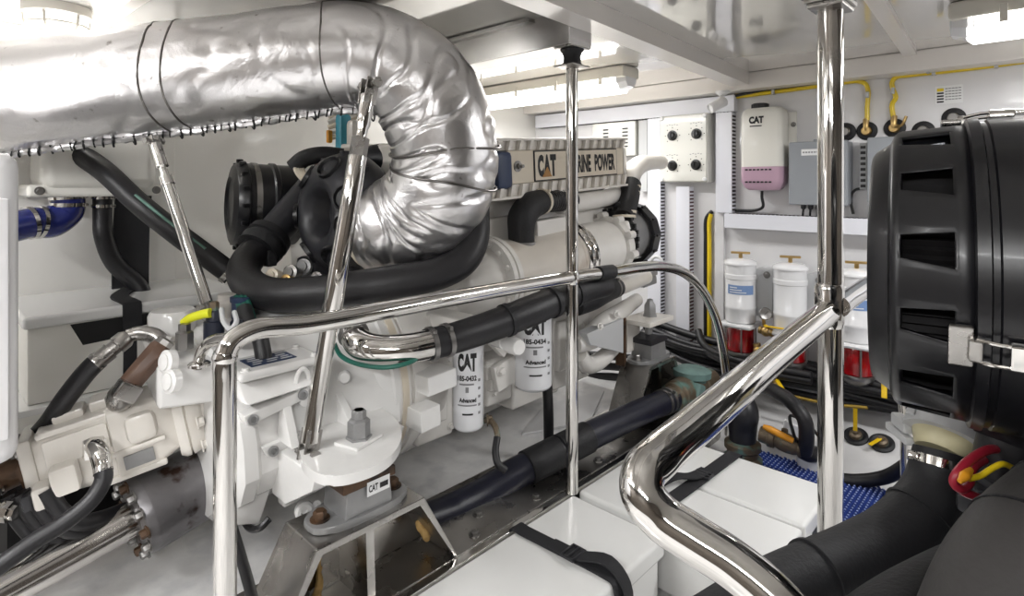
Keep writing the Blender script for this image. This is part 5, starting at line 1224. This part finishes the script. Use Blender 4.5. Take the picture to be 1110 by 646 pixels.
# ================================================================== ENGINE MOUNTS AND FEET
def engine_mount(c, sx_, y0, y1, x0, x1, label, rusty, stud):
    """c: centre of the foot top; resilient block on a slanting-legged stainless foot that stands on the bearer"""
    zt = c.z; zb_ = zc(-.944)
    t = thing('engine_pedestal', (c.x, c.y, zb_), label[0], 'engine pedestal', 'stainless feet on the engine bearer')
    th = .012; ox = .105
    m = MB(); m.prism([(x0 - ox, y0, zb_), (x0 - ox + th, y0, zb_), (x0 + th * .9, y0, zt - th), (x1 - th * .9, y0, zt - th), (x1 + ox - th, y0, zb_), (x1 + ox, y0, zb_), (x1, y0, zt), (x0, y0, zt)], (0, y1 - y0, 0), .003)
    m.build('arch', 'steel', t)
    xm = (x0 + x1) / 2
    m = MB(); m.prism([(xm - .01, y0 + .012, zb_), (xm + .01, y0 + .012, zb_), (xm + .004, y0 + .012, zt - th), (xm - .016, y0 + .012, zt - th)], (0, y1 - y0 - .02, 0)); m.build('centre_web', 'steel', t)
    m = MB(); m.prism([(x0 - ox + th, y1 - .012, zb_), (x1 + ox - th, y1 - .012, zb_), (x1 - th, y1 - .012, zt - th), (x0 + th, y1 - .012, zt - th)], (0, .008, 0)); m.build('back_plate', 'steel', t)
    t2 = thing('engine_mount', c, label[1], 'engine mount', 'rubber engine mounts')
    m = MB(); pl = []
    for k in range(28):
        a = 2 * math.pi * k / 28; pl.append((c.x + .125 * sx_ * math.copysign(abs(math.cos(a)) ** .8, math.cos(a)), c.y + .058 * math.copysign(abs(math.sin(a)) ** .7, math.sin(a)), zt))
    m.prism(pl, (0, 0, .016), .004); m.build('base_flange', 'castgrey', t2)
    for s in (-1, 1):
        MB().hexbolt((c.x + s * .095 * sx_, c.y, zt + .016), (0, 0, 1), .015, .018).build('base_bolt', 'rust' if rusty else 'steeld', t2)
    m = MB(); m.box((c.x, c.y, zt + .044), (.125 * sx_, .10, .062), None, .006, taper=(.9, .95)); m.build('block', 'castgrey', t2)
    m = MB(); m.prism([(c.x - .068 * sx_, c.y - .052, zt + .073), (c.x + .068 * sx_, c.y - .052, zt + .073), (c.x + .068 * sx_, c.y - .052, zt + .095), (c.x + .03 * sx_, c.y - .052, zt + .101), (c.x, c.y - .052, zt + .108), (c.x - .03 * sx_, c.y - .052, zt + .101), (c.x - .068 * sx_, c.y - .052, zt + .095)], (0, .105, 0), .003)
    m.build('top_cap', 'rust' if rusty else 'plasticm', t2)
    MB().cyl((c.x, c.y, zt + .09), (c.x, c.y, zt + .12 + stud), .016, n=16).build('stud', 'castgrey', t2)
    return t, t2
fc = Vector((.72, 1.178, zc(-.755)))
ft, mt_ = engine_mount(fc, 1.0, 1.105, 1.25, .58, .856, ('stainless arched foot on the bearer under the curved gearbox bracket', 'grey engine mount with a rusty cap under the curved gearbox bracket'), True, .012)
fn = plane_fn((.735, 1.1255, zc(-.70)), (1, 0, 0), (0, 0, 1)); m = MB(); rect_into(m, -.025, -.005, .06, .032, fn); lb = m.build('sticker', 'label', mt_)
m = MB(); text_into(m, 'CAT', plane_fn((.735, 1.1245, zc(-.70)), (1, 0, 0), (0, 0, 1)), -.021, .003, .024, .016, .03); rect_into(m, .008, .004, .022, .012, plane_fn((.735, 1.1245, zc(-.70)), (1, 0, 0), (0, 0, 1))); m.build('sticker_print', 'ink', lb)
# expanding foam smears in the foot
def foam(pts, r):
    MB().tube(pts, r, 8, 8, wob=lambda q, f, a: noise.noise(q * 90) * .006).build('foam_smear', 'foam', ft, 60)
foam([(.655, 1.23, zc(-.78)), (.652, 1.232, zc(-.86)), (.648, 1.228, zc(-.925)), (.62, 1.20, zc(-.935)), (.58, 1.18, zc(-.938))], [.005, .004, .009, .008, .006])
foam([(.905, 1.2, zc(-.87)), (.915, 1.18, zc(-.90)), (.93, 1.19, zc(-.925))], [.006, .012, .006])
fc2 = Vector((2.17, 1.265, zc(-.745)))
ft2, mt2 = engine_mount(fc2, 1.0, 1.20, 1.335, 2.07, 2.28, ('stainless arched foot on the bearer at the far end, by the bulkhead', 'grey engine mount with a black cap at the far end, by the bulkhead'), False, .06)
# white angle bracket on the forward mount with its nut
t = thing('mount_bracket', fc2 + Vector((0, 0, .16)), 'white angle bracket bolted down on the far engine mount', 'bracket')
zb2 = fc2.z + .158
m = MB(); m.box2((2.06, 1.195, zb2), (2.26, 1.335, zb2 + .02), .004); m.box2((2.06, 1.30, zb2 - .12), (2.16, 1.335, zb2), .004); m.build('angle', 'creamcast', t)
m = MB(); q = Vector((2.18, 1.265, zb2 + .02)); m.lathe(q, (0, 0, 1), [(0, .032), (.006, .032), (.007, .028), (.045, .027), (.06, .016), (.07, .014), (.075, .0)], 6); m.build('nut', 'castgrey', t)
m = MB(); m.box2((2.03, 1.295, zb2 - .17), (2.045, 1.34, zb2 + .03), .003); m.build('end_plate', 'rust', t)

# ================================================================== HOSES ALONG THE ENGINE
t = thing('sea_water_hose', oY(560, 515, 1.25), 'long dark blue-black hose lying along the engine bearer', 'hose')
ph_ = [oY(400, 575, 1.33), oY(428, 572, 1.31), oY(470, 562, 1.29), oY(520, 538, 1.27), oY(560, 513, 1.24), oY(620, 482, 1.19), oY(680, 453, 1.155), oY(728, 432, 1.145)]
MB().tube(ph_, .047, 28, 8).build('hose', 'bluehose', t)
for a_, b_ in ((.40, .50), (.50, .60)):
    q0, d0 = along(ph_, 8, a_); q1, d1 = along(ph_, 8, b_); m = MB(); m.lathe(q0, q1 - q0, [(0, .048), (.002, .0525), ((q1 - q0).length - .004, .0525), ((q1 - q0).length, .048)], 28); m.build('taped_joint', 'rubberm', t)
for tt in (.945, .972):
    q, d = along(ph_, 8, tt); m = MB(); clampband(m, q, d, .048, .014, .003); m.build('clamp', 'steeld', t)
t = thing('sea_strainer', oY(745, 420, 1.2), 'tarnished green bronze sea water valve at the end of the long hose', 'valve')
q0 = oY(722, 434, 1.145); q1 = oY(768, 412, 1.145); d = (q1 - q0).normalized(); L = (q1 - q0).length
MB().lathe(q0, d, [(0, .045), (.05, .045), (.055, .055), (.08, .055), (.085, .06), (.2, .066), (.25, .066), (.255, .075), (.28, .075), (.3, .05), (.4, .05)], 28).build('body', 'bronze', t)
q = oY(750, 410, 1.145); m = MB(); m.lathe(q + Vector((0, 0, -.03)), (.05, 0, 1), [(0, .055), (.03, .06), (.04, .078), (.065, .08), (.075, .06), (.08, 0)], 24, ); m.build('bonnet', 'verdigris', t)
m = MB(); m.box(oY(757, 424, 1.09), (.06, .04, .06), Matrix.Rotation(.4, 3, 'Y'), .012); m.build('boss', 'verdigris', t)
# coolant hose with chrome elbow
t = thing('coolant_hose', oY(540, 350, 1.2), 'black coolant hose with a polished steel elbow, above the filter cans', 'hose')
hc = [W(462, 374, 1.50), W(490, 367, 1.54), W(530, 354, 1.62), W(575, 337, 1.71), W(610, 322, 1.80), W(640, 312, 1.90), W(655, 309, 1.98)]
MB().tube(hc, [.041, .041, .043, .046, .043, .042, .04], 24, 8).build('hose', 'rubber', t)
ce = [W(381, 345, 1.52), W(383, 362, 1.50), W(392, 374, 1.47), W(410, 379, 1.46), W(440, 378, 1.47), W(466, 373, 1.50)]
MB().tube(ce, [.034, .035, .038, .038, .038, .038], 28, 8).build('steel_elbow', 'chrome', t)
for pts_, tt, rr_ in ((hc, .02, .042), (hc, .08, .042), (ce, .16, .037), (hc, .36, .045), (hc, .60, .047), (hc, .74, .044)):
    q, d = along(pts_, 8, tt); m = MB(); clampband(m, q, d, rr_, .013 if tt < .3 else .016, .003, screw=tt < .3); m.build('clamp', 'steeld' if tt < .3 else 'rubberm', t)
MB().tube([W(362, 372, 1.52), W(370, 386, 1.47), W(390, 395, 1.43), W(420, 398, 1.42), W(446, 392, 1.44), W(460, 380, 1.49)], .006, 8, 6).build('green_wire', 'green', None, label='green wire hanging under the polished steel elbow', cat='wire')
# small drain valve and hose between the filters
t = thing('drain_line', W(535, 460, 1.7), 'small brass elbow with a thin black hose below the smaller filter can', 'hose')
MB().tube([W(525, 456, 1.76), W(530, 455, 1.74), W(536, 461, 1.72), W(539, 470, 1.70), W(539, 476, 1.69)], .009, 10, 6).build('elbow', 'bronze', t)
MB().hexbolt(W(528, 455, 1.74), (.6, -.5, 0), .013, .014).build('union', 'bronze', t)
MB().tube([W(539, 474, 1.69), W(537, 490, 1.66), W(540, 503, 1.64), W(548, 510, 1.64)], .0105, 12, 6).build('hose', 'rubber', t)
MB().tube([Vector((1.52, 1.30, zc(-.44))), Vector((1.535, 1.3, zc(-.62))), Vector((1.55, 1.30, zc(-.80))), Vector((1.55, 1.30, .06))], .018, 12, 6).build('vertical_hose', 'wirebk', None, label='black hose standing upright just right of the thin pole', cat='hose')
for k in range(3):
    MB().tube([oX(632, 384 + k * 12, 2.4), oX(660, 386 + k * 11, 2.42), oX(690, 388 + k * 11, 2.5), oX(720, 384 + k * 10, 2.62)], .019, 12, 6).build('bundle_hose', 'rubber', None, label='black hose passing behind the far engine foot', cat='hose', group='black hoses behind the far engine foot')
# strut from post to floor
MB().tube([W(248, 560, 1.2), W(257, 590, 1.19), W(266, 620, 1.18), W(285, 690, 1.17), W(305, 760, 1.16)], .011, 12).build('thin_hose', 'wirebk', None, label='thin black hose beside the rail end post', cat='hose')

# ================================================================== VALVES BESIDE THE MAT
t = thing('pump_elbow', W(800, 470, 2.4), 'black rubber elbow on a dark pump base beside the looped rail end', 'hose')
q = oZ(805, 493, -1.10); q.z = 0
MB().lathe(q, (0, 0, 1), [(0, .075), (.04, .075), (.05, .06), (.07, .06), (.08, .07), (.10, .07), (.11, .05)], 28).build('base', 'bronze', t)
MB().tube([q + Vector((0, 0, .1)), q + Vector((0, 0, .17)), q + Vector((-.01, -.01, .23)), q + Vector((.05, .05, .28)), q + Vector((.12, .1, .29))], [.05, .055, .055, .05, .048], 20, 6).build('elbow', 'plasticm', t)
v0, v1 = W(824, 470, 2.26), W(872, 487, 2.16); d = (v1 - v0).normalized(); L = (v1 - v0).length
t = thing('ball_valve', v0, 'bronze valve with an orange lever beside the blue mat', 'valve')
MB().lathe(v0, d, [(0, .03), (.03, .03), (.032, .036), (.055, .036), (.058, .028), (.075, .034), (.10, .036), (.125, .034), (.14, .028), (.142, .034), (L - .01, .034), (L, .026)], 18).build('body', 'bronze', t)
MB().tube([W(827, 462, 2.2), W(834, 465, 2.19), W(848, 472, 2.17), (W(860, 478, 2.15))], [.008, .013, .013, .010], 10, 5).build('lever', 'orange', t)
MB().cyl(v0 + d * .09, v0 + d * .09 + Vector((0, 0, .05)), .012, n=12).build('stem', 'bronze', t)
MB().tube([v0 + d * .1 + Vector((0, -.04, 0)), v0 + d * .11 + Vector((-.03, -.02, .06)), v0 + d * .13 + Vector((0, .02, .11)), v0 + d * .2 + Vector((0, .03, .10)), v0 + d * .24 + Vector((0, -.01, .02))], .006, 8, 6).build('wire_loop', 'wirebk', t)
q = oZ(858, 472, -1.03); m = MB(); m.lathe(q + Vector((0, 0, -.02)), (.1, -.2, 1), [(0, .04), (.075, .04), (.08, .034), (.08, 0)], 24); m.build('filter_cap', 'racor', None, label='small white capped cylinder beside the orange-levered valve', cat='cap')
q = oZ(880, 503, -1.13); q.z = .013; m = MB(); m.lathe(q, (0, 0, 1), [(0, .055), (.05, .055), (.055, .06), (.075, .06), (.085, .05), (.085, 0)], 28); m.build('float_switch', 'racor', None, label='small round white pot on the blue mat behind the thick pole', cat='pot')
MB().tube([oZ(868, 488, -1.05), oZ(876, 492, -1.06), oZ(884, 492, -1.08), oZ(895, 490, -1.1)], .03, 12, 6).build('short_hose', 'rubber', None, label='short black hose end above the small white pot', cat='hose')
pts = [W(990, 500, 2.0), W(960, 517, 2.1), W(930, 521, 2.16), W(905, 519, 2.2)]
MB().tube(pts, .024, 14, 6).build('floor_hose', 'rubber', None, label='black hose lying along the back edge of the blue mat', cat='hose')

# ================================================================== STARBOARD ENGINE: air cleaner, coupling, ducts
cy0 = W(950, 286, .85)
axs = Vector((.15, -.988, 0)).normalized()
AQ = W(967, 287, .866); RA = .222
t = thing('air_cleaner', AQ, 'big black drum air cleaner with slotted end cover and steel toggle clip', 'air cleaner')
x_, y_, z_ = frame(axs)         # y_ vertical-ish
RK = .945
def apt(s, a, r): return AQ + axs * s + (x_ * math.cos(a) + y_ * math.sin(a)) * r * RK
# slotted cover: a shell with window openings all round
NS = 14; per = 2 * math.pi / NS
sects = [(0.0, .195), (.004, .205), (.009, .2095), (.013, .211), (.066, .2155), (.07, .216), (.088, .217)]
m = MB()
for k in range(NS):
    a0 = k * per
    A_ = [a0, a0 + per * .26, a0 + per * .31, a0 + per * .63, a0 + per * .74, a0 + per]
    for i in range(len(sects) - 1):
        (s0, r0), (s1, r1) = sects[i], sects[i + 1]
        sub = 3
        for j in range(len(A_) - 1):
            if i == 3:
                if j == 2: continue
            na = 3
            for q in range(na):
                b0 = A_[j] + (A_[j + 1] - A_[j]) * q / na; b1 = A_[j] + (A_[j + 1] - A_[j]) * (q + 1) / na
                def pp_(s, r, b): return apt(s, b, r)
                if i == 3 and j in (1, 3):       # slanted sides: the opening widens towards the body
                    sm = s0; f0 = q / na; f1 = (q + 1) / na
                    if j == 1: pts_ = [pp_(s0, r0, b0), pp_(s0, r0, b1), pp_(s1, r1, A_[1]), pp_(s1, r1, A_[1])]
                    else: pts_ = [pp_(s0, r0, b0), pp_(s0, r0, b1), pp_(s1, r1, A_[4]), pp_(s1, r1, A_[4])]
                    m.f([m.v(pts_[0]), m.v(pts_[1]), m.v(pts_[2])])
                else:
                    m.f([m.v(pp_(s0, r0, b0)), m.v(pp_(s0, r0, b1)), m.v(pp_(s1, r1, b1)), m.v(pp_(s1, r1, b0))])
bmesh.ops.remove_doubles(m.bm, verts=m.bm.verts, dist=1e-5)
bmesh.ops.recalc_face_normals(m.bm, faces=m.bm.faces)
cover = m.build('slotted_cover', 'plastic', t, 40)
md = cover.modifiers.new('thickness', 'SOLIDIFY'); md.thickness = .007; md.offset = -1
# domed end with raised rim
m = MB(); m.lathe(AQ, axs, [(0.01, 0), (0, 0.1134), (-0.012, 0.1417), (-0.021, 0.1559), (-0.023, 0.1625), (-0.018, 0.1701), (-0.006, 0.1777), (0.002, 0.1843)], 72); m.build('end_dome', 'plastic', cover)
# filter cartridge with pleats inside
m = MB(); rings = []
for s in (.012, .086):
    rings.append([apt(s, 2 * math.pi * k / 180, .168 + (.010 if k % 2 else 0)) for k in range(180)])
m.loft(rings); m.build('pleated_cartridge', 'dark', t, 0)
MB().lathe(AQ, axs, [(0.084, .113), (.084, .2065), (.086, .212), (.098, .213), (.1, .208), (.106, .2075), (.108, .2105), (.112, .2105), (.36, .213), (.38, .2), (.39, .14), (.39, 0)], 80).build('drum', 'plastic', t)
def toggle(a, nm):
    m = MB()
    for s0, s1, h in ((.065, .077, .008),):
        q = apt((s0 + s1) / 2, a, .222); tz = (x_ * math.cos(a) + y_ * math.sin(a)); ty = axs.cross(tz); rm = Matrix((axs, ty, tz)).transposed()
        m.box(q, (.024, .052, .008), rm, .003); m.box(apt(.084, a, .226), (.014, .03, .016), rm, .004)
    o = m.build(nm, 'steel', t)
    m = MB()
    rm = Matrix((axs, ty, tz)).transposed()
    for s in (-1, 1):
        p0 = apt(.085, a, .230) + ty * s * .014; p1 = apt(.125, a, .236) + ty * s * .013
        m.tube([p0, (p0 + p1) / 2 + tz * .002, p1], .0025, 8, 3)
    m.box(apt(.128, a, .234), (.03, .032, .012), rm, .003); m.box(apt(.162, a, .236), (.06, .026, .008), rm, .003)
    m.build('clip_lever', 'chrome', o)
aw = None
for k in range(720):
    a = 2 * math.pi * k / 720; q = apt(.075, a, .222)
    v_ = q - Vector((0, 0, H)); fw = v_.x * CP + v_.y * SP; rt = v_.x * SP - v_.y * CP
    py = 198 - F * v_.z / fw; px = 555 + F * rt / fw
    if math.cos(a) * x_.x + math.sin(a) * y_.x < 0 and (aw is None or abs(py - 374) < aw[0]): aw = (abs(py - 374), a)
toggle(aw[1], 'toggle_clip'); 
at = math.atan2(1, 0)
for k in range(720):
    a = 2 * math.pi * k / 720
    if (x_ * math.cos(a) + y_ * math.sin(a)).z > .995: toggle(a - .05, 'toggle_clip'); break
# inlet stack under the air cleaner to the cream coupling
cc = W(1018, 466, .98)
t = thing('cream_coupling', cc, 'cream ribbed coupling with grey band clamps below the air cleaner', 'coupling')
dd = (W(1016, 500, .965) - W(1030, 446, 1.0)).normalized()
c0 = W(1030, 449, 1.0)
m = MB(); m.lathe(c0 - dd * .06, dd, [(0, .04), (0, .052), (.028, .057), (.032, .053), (.045, .053), (.05, .058), (.075, .06), (.08, .055), (.1, .053), (.106, .046), (.125, .04), (.132, .036)], 40); m.build('body', 'creamfit', t)
m = MB(); clampband(m, c0 + dd * .035, dd, .057, .022, .003, 40); m.build('band', 'greyplate', t)
m = MB(); q = c0 + dd * -.02; xx_, yy_, _ = frame(dd); vv = (Vector((0, 0, H)) - q); vv = (vv - dd * vv.dot(dd)).normalized()
m.box(q + vv * .06, (.018, .03, .05), None, .004); m.cyl(q + vv * .06 + Vector((0, 0, -.02)), q + vv * .058 + Vector((0, 0, .09)), .011, n=10); m.build('band_bolt', 'plasticm', t)
q = W(975, 470, 1.02); m = MB(); m.box(q + Vector((.03, 0, .01)), (.05, .02, .022), Matrix.Rotation(.6, 3, 'Z'), .004); m.box(q + Vector((.03, .005, -.01)), (.075, .016, .014), Matrix.Rotation(.6, 3, 'Z'), .003); m.build('side_clamp', 'greyplate', t)
MB().cyl(W(980, 418, 1.1), W(984, 465, 1.06), .013, n=14).build('stay', 'chrome', t)
m = MB(); m.lathe(c0 - dd * .07, -dd, [(0, .052), (.05, .05), (.055, .06), (.09, .06)], 28); m.build('neck', 'plasticm', t)
# big black ducts
t = thing('intake_duct', W(960, 560, .85), 'thick black ribbed duct curving from the cream coupling towards the viewer', 'duct')
dp = [W(1018, 489, .972), W(1017, 505, .965), W(1013, 528, .955), W(1001, 555, .94), W(975, 582, .92), W(932, 604, .89), W(882, 626, .85), W(830, 651, .81), W(770, 690, .75)]
MB().tube(dp, [.037, .040, .045, .050, .051, .049, .047, .046, .046], 40, 10, wob=lambda q, f, a: .0006 * math.sin(f * 520)).build('duct', 'ducthose', t, 60)
for tt, ww in ((.035, .014), (.2, .004), (.62, .006)):
    q, d = along(dp, 10, tt); m = MB(); clampband(m, q, d, .041 if tt < .1 else (.0505 if tt < .5 else .048), ww, .003, 40, tt < .1); m.build('clamp', 'chrome' if tt < .1 else 'rubberm', t)
t = thing('engine_duct', W(1080, 600, .6), 'large grey-black duct filling the lower right corner', 'duct')
MB().tube([W(1260, 540, .66), W(1185, 585, .63), W(1130, 645, .60), W(1100, 720, .57), W(1085, 800, .54)], [.085, .085, .085, .085, .085], 36, 8).build('duct', 'greyrubber', t)
for tt in (.32, .5):
    q, d = along([W(1260, 540, .66), W(1185, 585, .63), W(1130, 645, .60), W(1100, 720, .57), W(1085, 800, .54)], 8, tt); m = MB(); clampband(m, q, d, .0855, .003, .0012, 40, False); m.build('seam', 'rubberm', t)
t = thing('lower_duct', W(1000, 620, .68), 'dark smooth duct between the ribbed duct and the corner duct', 'duct')
MB().tube([W(1160, 600, .80), W(1100, 632, .76), W(1045, 660, .72), W(990, 695, .67), W(940, 745, .6)], .065, 32, 8).build('duct', 'rubberm', t)
# dark clutter of the starboard engine behind the cables
t = thing('starboard_engine', (1.15, -.25, .2), 'dark starboard engine parts just below the air cleaner', 'engine')
m = MB(); m.box((1.12, -.30, zc(-.55)), (.5, .5, .5), None, .03); m.build('block', 'black', t)
MB().tube([W(1062, 448, .98), W(1072, 470, .97), W(1082, 500, .95), W(1092, 540, .9)], .032, 18, 6).build('side_hose', 'wirebk', t)
MB().tube([W(1100, 452, .86), W(1095, 480, .86), W(1090, 505, .87), W(1095, 530, .87)], .04, 18, 6).build('side_hose', 'rubber', t)
m = MB(); m.lathe(W(1104, 455, .84), (0, -1, 0), [(-.05, .03), (.0, .04), (.2, .04)], 20); m.build('round_housing', 'plasticm', t)
for k in range(4):
    m = MB(); q = W(1060 + k * 12, 545 - k * 8, .86); m.box(q, (.04, .05, .03), Matrix.Rotation(k * .4, 3, 'Z'), .008); m.build('dark_fitting', 'plasticm', t)
m = MB(); m.lathe(W(1075, 470, .95), (0, 0, 1), [(-.04, .02), (.04, .02), (.05, .012)], 12); m.build('grey_fitting', 'castgrey', t)
# red cables and the yellow wire
for pts in ([W(1105, 498, .90), W(1088, 488, .86), W(1070, 488, .83), W(1051, 499, .81), W(1037, 514, .80), (W(1034, 523, .80)), W(1041, 530, .80), W(1050, 524, .81), W(1054, 508, .83), W(1072, 496, .87), W(1095, 492, .92)],
            [W(1036, 520, .815), W(1042, 531, .81), W(1054, 537, .81), W(1068, 543, .83), W(1078, 553, .86)]):
    MB().tube(pts, .0062, 12, 8).build('battery_cable', 'redwire', None, label='red battery cable looping in front of the black duct', cat='cable', group='red battery cables')
MB().tube([W(1040, 522, .785), W(1046, 516, .79), W(1052, 509, .80)], [.003, .007, .004], 12, 5).build('orange_tag', 'orange', None, label='small orange tag tucked inside the red cable loop', cat='tag')
MB().tube([W(1050, 519, .80), W(1062, 516, .80), W(1075, 508, .80), W(1086, 503, .80), W(1098, 507, .81)], .004, 10, 6).build('yellow_wire', 'yellow', None, label='short yellow wire beside the red cables', cat='wire')
